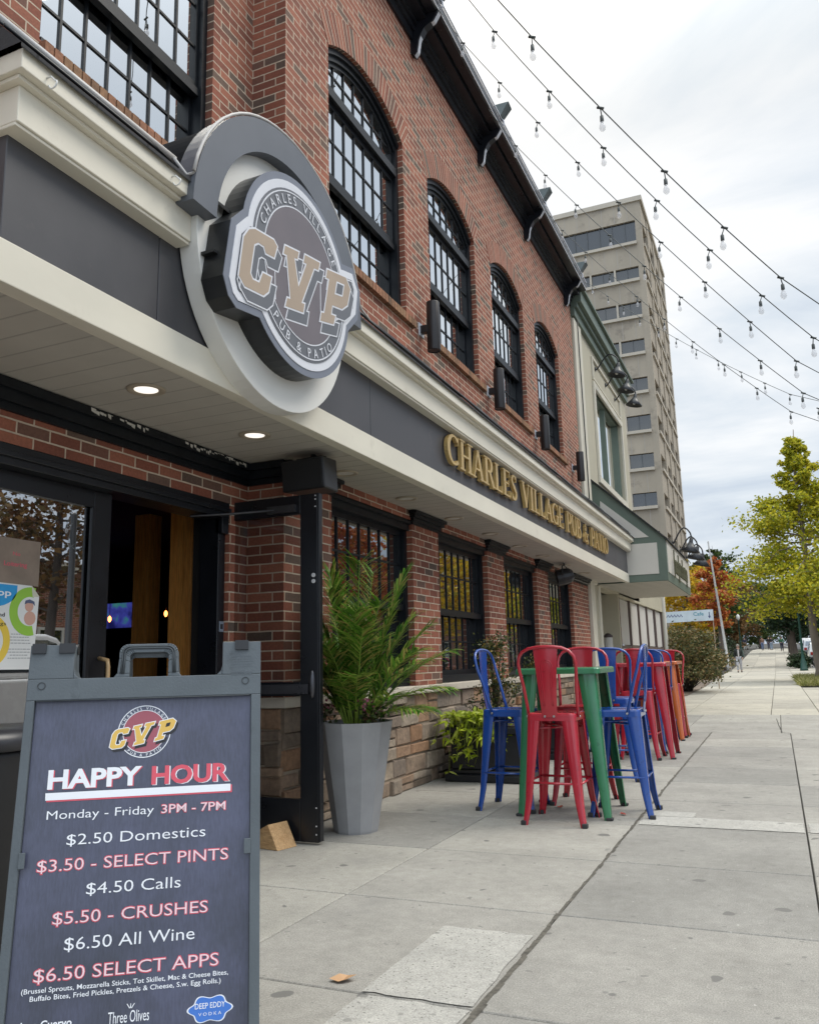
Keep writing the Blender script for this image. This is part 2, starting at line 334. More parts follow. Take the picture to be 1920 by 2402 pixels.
def struct(name, mb, mat, kind='structure', **k):
    o = mb.build(name, mat, None, **k); o['kind'] = kind; return o
def dup(root, loc, rz, label, group=None, mat=None):
    def cp(o, par):
        c = o.copy(); COL.objects.link(c)
        if par: c.parent = par
        if mat and c.type == 'MESH' and c.data.materials[0] in mat:
            key = (c.data.name, mat[c.data.materials[0]].name)
            if key not in DM:
                d = c.data.copy(); d.materials[0] = mat[c.data.materials[0]]; DM[key] = d
            c.data = DM[key]
        for ch in o.children: cp(ch, c)
        return c
    r = cp(root, None); r.location = loc; r.rotation_euler = (0, 0, rz); r['label'] = label
    if group: r['group'] = group
    return r
DM = {}
def XY(u, v, w): return Vector((u, v, w))
def wallmap(X, sgn=1):     # u = Y, v = Z, w outwards (+X)
    return lambda u, v, w: Vector((X+w, u, v))
def circ(r, n=48, c=(0, 0), a0=0, a1=2*pi, closed=True):
    m = n if closed else n+1
    return [(c[0]+r*cos(a0+(a1-a0)*k/n), c[1]+r*sin(a0+(a1-a0)*k/n)) for k in range(m)]
def offs(poly, d):
    n = len(poly); out = []
    A = sum(poly[i][0]*poly[(i+1) % n][1]-poly[(i+1) % n][0]*poly[i][1] for i in range(n)); sg = 1 if A > 0 else -1
    for i in range(n):
        p0, p1, p2 = Vector(poly[i-1]), Vector(poly[i]), Vector(poly[(i+1) % n])
        a = (p1-p0).normalized(); b = (p2-p1).normalized()
        na = Vector((a.y, -a.x))*sg; nb = Vector((b.y, -b.x))*sg
        m = na+nb; L = m.length_squared
        m = m*(2/L) if L > .3 else (na+nb).normalized()*1.6 if L > 1e-6 else na
        q = p1+m*d*.5*2/2 if False else p1+m*d
        out.append((q.x, q.y))
    return out
_fc = {}
def text_polys(s, offset=0., res=3):
    k = (s, offset)
    if k in _fc: return _fc[k]
    c = bpy.data.curves.new('t', 'FONT'); c.body = s; c.size = 1; c.resolution_u = res; c.offset = offset; c.fill_mode = 'FRONT'
    o = bpy.data.objects.new('t', c); COL.objects.link(o)
    dg = bpy.context.evaluated_depsgraph_get(); me = o.evaluated_get(dg).to_mesh()
    V = [tuple(v.co) for v in me.vertices]; F = [tuple(p.vertices) for p in me.polygons]
    o.evaluated_get(dg).to_mesh_clear(); bpy.data.objects.remove(o); bpy.data.curves.remove(c)
    _fc[k] = (V, F); return V, F
CAP = .729
def text(mb, s, u0, u1, vb, cap, fn, w, offset=0., flip=-1):
    """text fitted from u0 to u1, baseline vb, cap height; flip=-1 when v grows downwards"""
    V, F = text_polys(s, offset)
    if not V: return
    x0 = min(v[0] for v in V); x1 = max(v[0] for v in V); sx = (u1-u0)/(x1-x0); sy = cap/CAP
    mb.mesh([fn(u0+(v[0]-x0)*sx, vb+flip*v[1]*sy, w) for v in V], F)
def ring_text(mb, s, r, a0, a1, size, fn, w, inward=False, offset=.01, wx=1.0):
    """letters spread from angle a0 to a1 on radius r (baseline)"""
    n = len(s)
    wd = []
    for ch in s:
        if ch == ' ': wd.append(.45); continue
        V, F = text_polys(ch, offset); wd.append(max(v[0] for v in V)-min(v[0] for v in V)+.16)
    tot = sum(wd)-wd[0]/2-wd[-1]/2; acc = -wd[0]/2
    for ch, d in zip(s, wd):
        acc += d/2; t = a0+(a1-a0)*(acc/tot); acc += d/2
        if ch == ' ': continue
        V, F = text_polys(ch, offset); mx = (max(v[0] for v in V)+min(v[0] for v in V))/2
        er = (cos(t), sin(t)); et = (sin(t), -cos(t))
        if inward: er2 = (-er[0], -er[1]); et = (-et[0], -et[1])
        else: er2 = er
        P = []
        for v in V:
            x = (v[0]-mx)*size*wx; y = v[1]*size
            P.append(fn(er[0]*r+et[0]*x+er2[0]*y, er[1]*r+et[1]*x+er2[1]*y, w))
        mb.mesh(P, F)
def ribbon(mb, pts, fn, d0, d1):
    """stroke with a width at every point: (u,v,w)"""
    L, R = [], []
    for k, (u, v, w) in enumerate(pts):
        a = Vector(pts[max(k-1, 0)][:2]); b = Vector(pts[min(k+1, len(pts)-1)][:2]); t = (b-a).normalized(); n = Vector((-t.y, t.x))*w/2
        L.append((u+n.x, v+n.y)); R.append((u-n.x, v-n.y))
    for k in range(len(pts)-1):
        mb.prism([L[k], L[k+1], R[k+1], R[k]], fn, d0, d1)
# ------------------------------------------------------------------ ground
def gz(y):
    if y < 50: return 0
    t = min(1, (y-50)/80); return 1.75*(t*t*(3-2*t)) + max(0, y-130)*.012
YS = [-40, -10, 0, 13, 30, 45, 50, 56, 62, 70, 78, 86, 95, 105, 115, 125, 140, 170, 220, 400, 1500]
def strip(mb, x0, x1, dz, ys=YS):
    for a, b in zip(ys, ys[1:]): mb.face([(x0, a, gz(a)+dz), (x1, a, gz(a)+dz), (x1, b, gz(b)+dz), (x0, b, gz(b)+dz)])
g = MB(); strip(g, -600, 600, -.16); struct('ground', g, pm('earth', (.10, .09, .06), .95, var=.3, vs=.5, bp=.4, bs=20), fix=False)
g = MB(); strip(g, 2.1, 10.4, -.14); struct('road', g, pm('asphalt', (.055, .055, .057), .9, var=.25, vs=2, bp=.5, bs=150), fix=False)
g = MB()
for a in range(-10, 200, 6): g.face([(6.2, a, gz(a)-.135), (6.32, a, gz(a)-.135), (6.32, a+3, gz(a+3)-.135), (6.2, a+3, gz(a+3)-.135)])
struct('road_marking', g, pm('road_paint', (.7, .68, .6), .8), fix=False)
KERB = pm('kerb_concrete', (.40, .38, .35), .9, var=.2, vs=3, bp=.3)
for nm, xa, xb in (('kerb', 2.1, 2.26), ('far_kerb', 10.25, 10.4)):
    g = MB()
    for a, b in zip(YS[:-2], YS[1:-1]):
        v = [(x, y, gz(y)+z) for y in (a, b) for x in (xa, xb) for z in (-.16, .003)]
        g.mesh(v, [(0, 1, 3, 2), (4, 6, 7, 5), (1, 5, 7, 3), (2, 3, 7, 6), (0, 4, 5, 1), (0, 2, 6, 4)])
    struct(nm, g, KERB)
g = MB(); strip(g, 10.4, 15, .0); struct('far_sidewalk', g, concrete('far_concrete', (.36, .35, .33), .06, False), fix=False)
g = MB(); strip(g, -14, 2.1, -.02); struct('sidewalk_bed', g, pm('joint_dirt', (.05, .045, .037), .95, var=.5, vs=12, bp=.4), fix=False)
CONC = concrete('sidewalk_concrete', (.35, .337, .312), .22)
CONC2 = concrete('sidewalk_concrete_pale', (.41, .385, .335), .10)
CONCP = concrete('patch_concrete', (.45, .435, .40), .2, False, .95)
def slab(mb, x0, x1, y0, y1, gap=.006, dz=0):
    z0, z1 = gz(y0)+dz, gz(y1)+dz; e = .004; gap = max(gap, .0045)
    a, b, c, d = x0+gap, x1-gap, y0+gap, y1-gap
    T = [(a+e, c+e, z0), (b-e, c+e, z0), (b-e, d-e, z1), (a+e, d-e, z1)]; S = [(a, c, z0-e), (b, c, z0-e), (b, d, z1-e), (a, d, z1-e)]; B = [(p[0], p[1], p[2]-.03) for p in S]
    mb.mesh(T+S+B, [(0, 1, 2, 3)]+[(4+k, 4+(k+1) % 4, (k+1) % 4, k) for k in range(4)]+[(8+k, 8+(k+1) % 4, 4+(k+1) % 4, 4+k) for k in range(4)])
rs = random.Random(3)
near, far = MB(), MB()
XN = [-3.6, -2.05, -.995, .06, 1.1, 2.1]
ypos = [-1.5, -.45, .6, 1.66, 2.722, 3.80, 4.845, 5.9, 6.95, 8.0, 9.05, 10.1, 11.15, 12.2, 13.15]
for i in range(5):
    for a, b in zip(ypos, ypos[1:]):
        if i in (0, 1, 2, 3, 4): slab(near, XN[i], XN[i+1], a, b, .003)
for (a, b) in ((13.15, 15.2), (15.2, 17.0)):
    for x0, x1 in ((-3.6, -1.4), (-1.4, -.06), (-.06, 2.1)): slab(near, x0, x1, a, b, .004)
y = 17.0
while y < 150:
    h = 1.9 if y < 60 else 4
    for x0, x1 in ((-3.0 if y > 22 else -3.9, -1.75), (-1.75, -.22), (-.22, .62), (.62, 2.1)):
        if x0 == .62 and 31 < y+h/2 < 41: continue
        slab(far, x0, x1, y, y+h, .006)
    y += h
struct('sidewalk', near, CONC, fix=False); struct('far_end_sidewalk', far, CONC2, fix=False).name = 'pale_sidewalk'
# wide dirt-filled joint with moss between the slabs, patches of newer concrete
g = MB(); rj = random.Random(5)
for k in range(150):
    y0 = -1+k*.0945; x = -.993+rj.uniform(-.004, .004); w = .006+.008*abs(mn.noise((0, y0*1.3, 3)))+rj.uniform(0, .005)
    g.face([(x-w, y0, .0015), (x+w, y0, .0015), (x+w+rj.uniform(-.005, .005), y0+.0945, .0015), (x-w+rj.uniform(-.005, .005), y0+.0945, .0015)])
struct('joint_fill', g, pm('joint_moss', (.105, .095, .078), .95, var=.55, vs=30, bp=.6), fix=False)
g = MB()
def patch(x0, x1, y0, y1, z=.004, n=9):
    P = []
    for (ax, ay, bx, by) in ((x0, y0, x1, y0), (x1, y0, x1, y1), (x1, y1, x0, y1), (x0, y1, x0, y0)):
        for k in range(n): t = k/n; P.append((ax+(bx-ax)*t+rj.uniform(-.006, .006), ay+(by-ay)*t+rj.uniform(-.006, .006), z))
    g.face(P)
patch(-1.415, -1.02, 2.735, 3.49); patch(-1.41, -1.02, 1.2, 2.71); patch(-.97, .05, 5.93, 6.26); patch(-.97, -.64, 6.27, 6.46); patch(.08, 1.08, 5.95, 6.27)
struct('concrete_patch', g, CONCP, fix=False)
# thin cracks
g = MB()
def crack(pts, w):
    P = []
    for (a, b) in zip(pts, pts[1:]):
        n = max(2, int(hypot(b[0]-a[0], b[1]-a[1])/.12))
        for k in range(n): t = k/n; P.append((a[0]+(b[0]-a[0])*t+rj.uniform(-.008, .008), a[1]+(b[1]-a[1])*t))
    P.append(pts[-1])
    for a, b in zip(P, P[1:]): g.face([(a[0]-w, a[1], .003), (a[0]+w, a[1], .003), (b[0]+w, b[1], .003), (b[0]-w, b[1], .003)])
crack([(.055, 13.1), (-.05, 13.25), (-.13, 16.0)], .006); crack([(-2.9, 5.9), (-2.5, 6.05), (-2.1, 5.98)], .003)
struct('pavement_crack', g, MT['joint_dirt'], fix=False)
# ------------------------------------------------------------------ pub building
PX, RX = -3.10, -3.41           # pilaster face, recessed bay face
YA, YB, ZT = 4.87, 15.25, 8.02
pub = thing('pub_building', 'two storey red brick corner pub with arched black windows and a long cream canopy', 'building', (-3.1, 10, 0))
OP = [(5.56, 7.14), (7.81, 9.39), (10.06, 11.64), (12.32, 13.92)]
ZS0, ZSP, RISE = 4.58, 6.48, .25
def arc_pts(y0, y1, zs, rise, n=14):
    w = (y1-y0)/2; R = (w*w+rise*rise)/(2*rise); cz = zs+rise-R; a = math.asin(w/R); ym = (y0+y1)/2
    return [(ym+R*sin(-a+2*a*k/n), cz+R*cos(-a+2*a*k/n)) for k in range(n+1)], R, a, ym, cz
w = MB(); ft = wallmap(PX)
ed = [YA]+[e for o in OP for e in o]+[YB]
def q(y0, y1, z0, z1, X=PX): w.face([(X, y0, z0), (X, y1, z0), (X, y1, z1), (X, y0, z1)])
for k in range(0, len(ed), 2): q(ed[k], ed[k+1], .88, ZT)
for y0, y1 in OP:
    q(y0, y1, 2.46, ZS0)
    P, R, a, ym, cz = arc_pts(y0, y1, ZSP, RISE)
    for (p, r) in zip(P, P[1:]):
        w.face([(PX, p[0], p[1]), (PX, r[0], r[1]), (PX, r[0], ZT), (PX, p[0], ZT)])
        w.face([(PX, p[0], p[1]), (PX-.2, p[0], p[1]), (PX-.2, r[0], r[1]), (PX, r[0], r[1])])
    for yy in (y0, y1):
        for z0, z1 in ((ZS0, ZSP), (.88, 2.46)):
            w.face([(PX, yy, z0), (PX-.2, yy, z0), (PX-.2, yy, z1), (PX, yy, z1)])
w.face([(RX, YA, .88), (PX, YA, .88), (PX, YA, ZT), (RX, YA, ZT)])
w.face([(PX, YB, 0), (-14, YB, 0), (-14, YB, ZT), (PX, YB, ZT)])
# recessed bay
RW = (2.85, 4.37)
def qr(y0, y1, z0, z1): q(y0, y1, z0, z1, RX)
qr(-1.5, RW[0], 2.24, ZT); qr(RW[1], YA, 2.24, ZT); qr(RW[0], RW[1], 2.24, 4.56); qr(RW[0], RW[1], 7.6, ZT); qr(4.66, YA, 0, 2.24); qr(-1.5, 2.05, 0, 2.24)
for yy in RW: w.face([(RX, yy, 4.56), (RX-.2, yy, 4.56), (RX-.2, yy, 7.6), (RX, yy, 7.6)])
w.face([(RX, RW[0], 7.6), (RX-.2, RW[0], 7.6), (RX-.2, RW[1], 7.6), (RX, RW[1], 7.6)])
w.face([(RX, 4.66, 0), (RX-.25, 4.66, 0), (RX-.25, 4.66, 2.24), (RX, 4.66, 2.24)]); w.face([(RX, 2.05, 0), (RX-.25, 2.05, 0), (RX-.25, 2.05, 2.24), (RX, 2.05, 2.24)])
w.face([(RX, -1.5, 0), (-14, -1.5, 0), (-14, -1.5, ZT), (RX, -1.5, ZT)])
w.build('brick_wall', BRICK, pub, fix=False)
# soldier-course arches: two rows of rowlocks laid radially
for y0, y1 in OP:
    a_ = MB()
    P, R, a, ym, cz = arc_pts(y0, y1, ZSP, RISE)
    n = 24; a2 = a*1.0; r0, r1 = R-.002, R+.29
    for k in range(n):
        t0, t1 = -a2+2*a2*k/n, -a2+2*a2*(k+1)/n
        g4 = [(r0, t0), (r0, t1), (r1, t1), (r1, t0)]
        a_.face([(PX+.004, ym+r*sin(t), cz+r*cos(t)) for r, t in g4], [(t*(R+.14)+ym, r-R+.06) for r, t in g4])
    a_.build('brick_arch', SOLDIER, pub, fix=False)
# rowlock sills
SILLB = island_mat('sill_brick', [(.16, .09, .05), (.27, .14, .075), (.33, .15, .085), (.21, .12, .07), (.30, .17, .09)], .85, 40, .4)
for y0, y1, X, zz in [(o[0]-.03, o[1]+.12, PX, ZS0) for o in OP]+[(RW[0], RW[1], RX, 4.565)]:
    s_ = MB(); yy = y0
    while yy < y1-.03:
        s_.mesh([(X-.2, yy, zz+.0), (X-.2, yy+.058, zz+.0), (X+.05, yy+.058, zz-.028), (X+.05, yy, zz-.028), (X-.2, yy, zz-.11), (X-.2, yy+.058, zz-.11), (X+.05, yy+.058, zz-.105), (X+.05, yy, zz-.105)], [(0, 1, 2, 3), (7, 6, 5, 4), (3, 2, 6, 7), (0, 3, 7, 4), (1, 5, 6, 2)])
        yy += .0677
    s_.build('window_sill', SILLB, pub)
for o in OP: m_ = MB(); m_.box((PX-.2, o[0]-.03, ZS0-.10), (PX+.042, o[1]+.11, ZS0-.03)); m_.build('sill_mortar', STMORT, pub)
m_ = MB(); m_.box((RX-.2, RW[0]+.01, 4.47), (RX+.04, RW[1]-.01, 4.53)); m_.build('sill_mortar', STMORT, pub)
# stone base and limestone water table
st = MB(); r2 = random.Random(11)
def stones(fn, u0, u1, v0, v1):
    v = v0
    while v < v1-.02:
        h = min(r2.choice((.065, .085, .105, .13, .16)), v1-v); h = v1-v if v1-v-h < .04 else h
        u = u0
        while u < u1-.001:
            L = r2.uniform(.14, .46); L = u1-u if u1-u-L < .09 else L
            if h > .12 and r2.random() < .4: parts = ((v, v+h*.5), (v+h*.5, v+h))
            else: parts = ((v, v+h),)
            for (a, b) in parts:
                e = .006; d = r2.uniform(-.004, .03); j = lambda: r2.uniform(-.007, .007)
                pl = [(u+e+j(), a+e+j()), (u+L-e+j(), a+e+j()), (u+L-e+j(), b-e+j()), (u+e+j(), b-e+j())]
                cx_, cy_ = (u+L/2), (a+b)/2; n = len(st.v)
                inn = [(p[0]+(cx_-p[0])*.10, p[1]+(cy_-p[1])*.16, d+r2.uniform(-.006, .006)) for p in pl]
                st.mesh([fn(p[0], p[1], -.03) for p in pl]+[fn(p[0], p[1], d-.012) for p in pl]+[fn(*p) for p in inn],
                        [(8, 9, 10, 11)]+[(4+k, 4+(k+1) % 4, 8+(k+1) % 4, 8+k) for k in range(4)]+[(k, (k+1) % 4, 4+(k+1) % 4, 4+k) for k in range(4)])
            u += L
        v += h
stones(lambda u, v, w_: (PX-.005+w_, u, v), YA, YB, 0, .83)
stones(lambda u, v, w_: (u, YA+.005-w_, v), RX, PX-.01, 0, .83)
st.build('stone_base', STONE, pub)
b_ = MB(); b_.box((PX-.25, YA+.012, 0), (PX-.022, YB-.01, .83)); b_.build('stone_mortar', STMORT, pub)
b_ = MB(); b_.box((PX-.22, YA-.05, .83), (PX+.05, YB, .90)); b_.box((RX, YA-.05, .83), (PX-.22, YA+.02, .90)); b_.build('stone_sill', LIME, pub, bevel=.008)
# windows -----------------------------------------------------------------
def bars(mb, X0, X1, ys, zs, y0, y1, z0, z1, t=.013, tops=None):
    for yy in ys: mb.box((X0, yy-t, z0), (X1, yy+t, tops(yy) if tops else z1))
    for zz in zs: mb.box((X0+.002, y0, zz-t), (X1-.002, y1, zz+t))
def window(y0, y1, X, z0, zs, rise, kind):
    fr = MB(); XF = X-.06; f = .052
    P, R, a, ym, cz = arc_pts(y0, y1, zs, max(rise, .001), 18)
    top = lambda yy: cz+sqrt(max(0, R*R-(yy-ym)**2))
    fr.box((X-.2, y0, z0), (XF, y0+f, zs)); fr.box((X-.2, y1-f, z0), (XF, y1, zs))
    if rise:
        for (t_, dX) in ((.05, .0), (.095, -.03), (.13, -.055)):
            for p, r in zip(P, P[1:]):
                pd = [(p[0], p[1]), (r[0], r[1]), (r[0]+(ym-r[0])*t_*.6, r[1]-t_), (p[0]+(ym-p[0])*t_*.6, p[1]-t_)]
                fr.prism(pd, wallmap(0), X-.2, XF+.02+dX)
    fr.box((X-.2, y0+f, z0), (XF+.01, y1-f, z0+.075))
    win = fr.build('window', BLACKP, pub)
    sa, mu, pa = MB(), MB(), MB(); ya, yb = y0+f, y1-f; nc = 7; ys = [ya+.035+(yb-ya-.07)*k/nc for k in range(1, nc)]
    def sash(X1, za, zb, rows, arch=False):
        t = .027
        sa.box((X1-.04, ya, za), (X1, ya+t, zb)); sa.box((X1-.04, yb-t, za), (X1, yb, zb)); sa.box((X1-.04, ya+t, za), (X1-.001, yb-t, za+.05))
        if not arch: sa.box((X1-.04, ya+t, zb-.05), (X1-.001, yb-t, zb))
        bars(mu, X1-.032, X1-.008, ys, rows, ya+t, yb-t, za+.05, zb-.05, .0085, (lambda yy: top(yy)-.12) if arch else None)
        if arch:
            pl = [(ya+t, za+.04)]+[(yb-t, za+.04)]+[(yy, top(yy)-.11) for yy in [yb-t-(yb-ya-2*t)*k/14 for k in range(15)]]
            pa.prism(pl, wallmap(0), X1-.026, X1-.020)
        else: pa.box((X1-.026, ya+t-.01, za+.04), (X1-.020, yb-t+.01, zb-.04))
    if kind == 'upper':
        sa.box((X-.19, ya, 6.09), (XF+.005, yb, 6.18))
        sash(X-.10, 6.18, zs, [6.40], True); sash(X-.10, 5.33, 6.09, [5.72]); sash(X-.15, z0+.075, 5.42, [4.97])
        sa.box((X-.14, ya, 5.27), (X-.09, yb, 5.33))
    elif kind == 'bay':
        sash(X-.10, 5.30, zs-.02, [5.65, 6.0, 6.4, 6.8, 7.2]); sash(X-.15, z0+.06, 5.36, [4.965]); sa.box((X-.14, ya, 5.24), (X-.085, yb, 5.30))
    else:
        fr2 = MB(); sa.box((X-.2, y0, zs), (X-.03, y1, zs+.12)); sa.box((X-.2, y0, zs+.06), (X-.0, y1, zs+.09))
        sash(X-.10, 1.62, zs, [2.03]); sash(X-.15, z0+.075, 1.69, [1.33]); sa.box((X-.14, ya, 1.60), (X-.085, yb, 1.66))
    gm = DKGLASS if kind == 'shop' else UPGLASS
    sa.build('sash', BLACKP, win); mu.build('muntin', BLACKP, win); pa.build('pane', gm, win)
    return win
for y0, y1 in OP: window(y0, y1, PX, ZS0, ZSP, RISE, 'upper')
window(RW[0], RW[1], RX, 4.56, 7.6, 0, 'bay')
for y0, y1 in OP: window(y0, y1, PX, .90, 2.36, 0, 'shop')
# pier caps and black soffit moulding
c_ = MB()
def mould(y0, y1, x1, x0=PX-.1):
    for dz0, dz1, d in ((2.425, 2.452, .014), (2.452, 2.485, .032), (2.485, 2.52, .058), (2.52, 2.549, .08)): c_.box((x0, y0-d*.9, dz0), (x1+d, y1+d*.9, dz1))
for k in range(0, len(ed), 2):
    c_ = MB(); mould(ed[k]+(.05 if k == 0 else 0), min(ed[k+1], 15.2), PX); c_.build('pier_cap', BLACKP, pub)
c_ = MB()
for dz0, dz1, d in ((2.40, 2.44, .02), (2.44, 2.50, .045), (2.50, 2.549, .07)):
    c_.box((RX-.05, -1.5, dz0), (RX+d, YA-.001, dz1)); c_.box((RX+d, YA-d, dz0), (PX+d*.5, YA-.001, dz1))
c_.build('soffit_moulding', BLACKP, pub)
pl_ = MB(); rp = random.Random(2)        # bare primer showing where the moulding's paint has flaked
for ya_, yb_ in ((3.28, 3.44), (3.5, 3.72), (4.08, 4.4), (4.42, 4.74)):
    y = ya_
    while y < yb_:
        h = rp.uniform(.005, .03); L = rp.uniform(.012, .04); z = 2.545-rp.random()**2*.02
        pl_.face([(RX+.0725, y, z), (RX+.0725, y+L, z-.002), (RX+.0725, y+L*.9, max(2.503, z-h)), (RX+.0725, y+.003, max(2.502, z-h*.7))]); y += L*rp.uniform(.8, 1.5)
pl_.build('flaked_paint', plain('primer', (.62, .6, .55), .8), pub, fix=False)
# cornice, gutter, brackets
k_ = MB()
for z0, z1, d in ((7.96, 8.06, .03), (8.06, 8.12, .06), (8.12, 8.17, .09), (8.17, 8.34, .20)):
    k_.box((PX-.3, -1.5, z0), (PX+d, YB-.02, z1))
k_.build('cornice', GUTTER, pub)
k_ = MB(); k_.box((PX+.20, -1.5, 8.22), (PX+.34, YB, 8.40)); k_.build('gutter', GUTTER, pub, bevel=.02)
k_ = MB(); k_.box((PX+.342, -1.5, 8.385), (PX+.356, YB, 8.405)); k_.box((PX+.342, -1.5, 8.225), (PX+.350, YB, 8.240))
for z in (8.30,): k_.tube([(PX+.36, -1.5, z), (PX+.36, YB, z)], .008, 6)
k_.build('gutter_trim', STRIPM, pub)
k_ = MB(); k_.box((-13.5, -1.5, 8.34), (PX+.2, YB-.02, 8.40)); k_.build('roof', SHINGLE, pub)
for y in (.9, 3.0, 5.22, 7.48, 9.74, 12.0, 14.75):
    k_ = MB(); prof = [(0, 7.78), (.045, 7.74), (.07, 7.80), (.085, 7.95), (.13, 8.06), (.22, 8.13), (.30, 8.22), (.335, 8.22), (.33, 8.08), (.20, 8.18), (0, 8.16)]
    prof = [(0, 7.80), (.04, 7.76), (.075, 7.80), (.10, 7.95), (.17, 8.06), (.28, 8.12), (.34, 8.22), (0, 8.22)]
    k_.prism(prof, lambda u, v, w_: Vector((PX+u, y+w_, v)), -.045, .045); br = k_.build('bracket', GUTTER, pub)
    k_ = MB(); fc = [(.042, 7.762), (.078, 7.80), (.103, 7.95), (.120, 7.985)]; fd = [(.20, 8.085), (.28, 8.118), (.342, 8.21)]
    for F in (fc, fd):
        for p, r in zip(F, F[1:]):
            k_.mesh([(PX+p[0]+.004, y-.03, p[1]), (PX+p[0]+.004, y+.03, p[1]), (PX+r[0]+.004, y+.03, r[1]), (PX+r[0]+.004, y-.03, r[1])], [(0, 1, 2, 3)])
    k_.build('bracket_strap', STRIPM, br)
# canopy ------------------------------------------------------------------
CX, CL0, CR = -2.50, 1.955, 16.22
k_ = MB(); k_.box((-3.42, CL0, 2.555), (CX-.02, YB+.9, 2.60)); k_.face([(-3.42, -1.5, 2.553), (CX-.0, -1.5, 2.553), (CX-.0, CL0, 2.553), (-3.42, CL0, 2.553)]); k_.build('soffit', SOFFIT, pub, fix=False)
k_ = MB(); k_.box((CX-.06, -1.5, 2.535), (CX+.012, CR, 2.705)); k_.box((CX-.10, -1.5, 2.55), (CX-.06, CR, 2.60)); k_.build('canopy_fascia', CREAM, pub, bevel=.004)
k_ = MB()
for y0, y1 in ((CL0+.02, 2.83), (2.835, 5.06), (5.065, 7.9), (7.905, 10.7), (10.705, 13.4), (13.405, CR-.03)): k_.box((CX-.05, y0, 2.705), (CX, y1, 3.2))
k_.box((-3.05, CL0+.022, 2.705), (CX-.051, CL0+.06, 3.2)); k_.box((-3.05, CR-.06, 2.6), (CX-.051, CR-.03, 3.4)); k_.build('canopy_panel', PANEL, pub, bevel=.003, seg=1)
k_ = MB()
for (ya, yb) in ((CL0-.06, 2.955), (4.44, CR)):
    k_.box((CX-.2, ya+.05, 3.135), (CX+.075, yb, 3.15)); k_.box((CX-.2, ya+.05, 3.15), (CX+.085, yb, 3.30)); k_.box((CX-.2, ya+.02, 3.30), (CX+.115, yb, 3.318)); k_.box((CX-.2, ya, 3.318), (CX+.15, yb, 3.40))
for z0, z1, d in ((3.15, 3.30, .05), (3.318, 3.40, 0)): k_.box((-3.3, CL0-.06+d, z0), (CX-.2, CL0+.1, z1))
k_.build('canopy_cornice', CREAM, pub, bevel=.004)
k_ = MB()
X0, Z0, SL = CX+.165, 3.403, .97
def rf(x): return Z0+(X0-x)*SL
for y0, y1, xb in ((CL0-.08, YA, RX), (YA, CR+.02, PX)):
    n = len(k_.v); L = (X0-xb)*1.48
    k_.face([(X0, y0, Z0), (X0, y1, Z0), (xb, y1, rf(xb)), (xb, y0, rf(xb))], [(y0, 0), (y1, 0), (y1, L), (y0, L)])
    k_.face([(X0, y0, Z0-.02), (X0, y1, Z0-.02), (X0, y1, Z0), (X0, y0, Z0)], [(y0, 0), (y1, 0), (y1, .02), (y0, .02)])
k_.face([(X0, CR+.02, Z0), (PX, CR+.02, Z0), (PX, CR+.02, rf(PX))]); k_.face([(X0, CL0-.08, Z0), (RX, CL0-.08, rf(RX)), (RX, CL0-.08, Z0)])
for y in [2.3, 5.2, 6.9, 8.05, 9.3, 10.2, 11.6, 12.7]:     # lifted shingle tabs
    xx = PX+.16 if y > YA else RX+.2
    k_.mesh([(xx, y, rf(xx)+.03), (xx, y+.6, rf(xx)+.03), (xx-.16, y+.6, rf(xx-.16)+.012), (xx-.16, y, rf(xx-.16)+.012)], [(0, 1, 2, 3)])
k_.build('canopy_roof', SHINGLE, pub, fix=False)
# round sign backing, hood and barrel roof
SY, SZ = 3.70, 3.258
def smap(X): return lambda u, v, w_: Vector((X+w_, SY+u, SZ+v))
k_ = MB(); k_.prism(circ(.747, 72), smap(-2.38), -.11, 0); k_.build('sign_board', DISCW, pub, bevel=.004)
k_ = MB(); A0, A1 = rad(2), rad(178); n = 40
o_ = circ(.865, n, a0=A0, a1=A1, closed=False); i_ = circ(.685, n, a0=A0, a1=A1, closed=False)
hp = o_+i_[::-1]
def band(Xa, Xb, O, I):
    f_ = smap(0)
    for k in range(n): k_.prism([O[k], O[k+1], I[k+1], I[k]], f_, Xa, Xb)
band(-2.43, -2.31, o_, i_); k_.build('sign_hood', HOOD, pub)
k_ = MB(); o2 = circ(.85, n, a0=0, a1=pi, closed=False)
for k in range(n):
    a, b = o2[k], o2[k+1]; f_ = smap(0); k_.face([f_(a[0], a[1], -2.43), f_(b[0], b[1], -2.43), f_(b[0], b[1], -3.4), f_(a[0], a[1], -3.4)], smooth=True)
k_.build('barrel_roof', pm('dark_roof_metal', (.014, .015, .017), .75, var=.2, spec=.05), pub, fix=False)
# roof edge: light rail, cables and cup hooks
k_ = MB(); rc = random.Random(8)
k_.tube([(X0-.30, 1.95, rf(X0-.30)+.03), (X0-.20, 2.35, rf(X0-.20)+.03), (X0-.06, 2.80, rf(X0-.06)+.03)], .016, 6)
k_.tube([(X0-.05, 2.78, rf(X0-.05)+.035), (X0-.015, 2.83, 3.42), (X0+.015, 2.86, 3.44)]+[(-2.315, SY+.878*cos(t), SZ+.878*sin(t)) for t in [rad(168-6.2*k) for k in range(26)]]+[(-2.33, 4.62, 3.45), (X0-.03, 4.8, 3.46)], .0085, 6)
k_.build('light_rail', plain('pale_cable', (.50, .48, .46), .5), pub)
k_ = MB()
for d, h in ((.02, .012), (.06, .014), (.115, .012), (.17, .015)):
    k_.tube([(X0-d-.01*sin(y*1.7+d*30), y, rf(X0-d)+h+.012*abs(sin(y*.9+d*40))) for y in [4.7+.35*k for k in range(33)]], .008, 5)
    if d > .05: k_.tube([(X0-d-.12*(2.9-y)*1.2, y, rf(X0-d-.12*(2.9-y)*1.2)+h) for y in [1.95+.12*k for k in range(8)]], .007, 5)
k_.build('roof_cable', PLBLACK, pub)
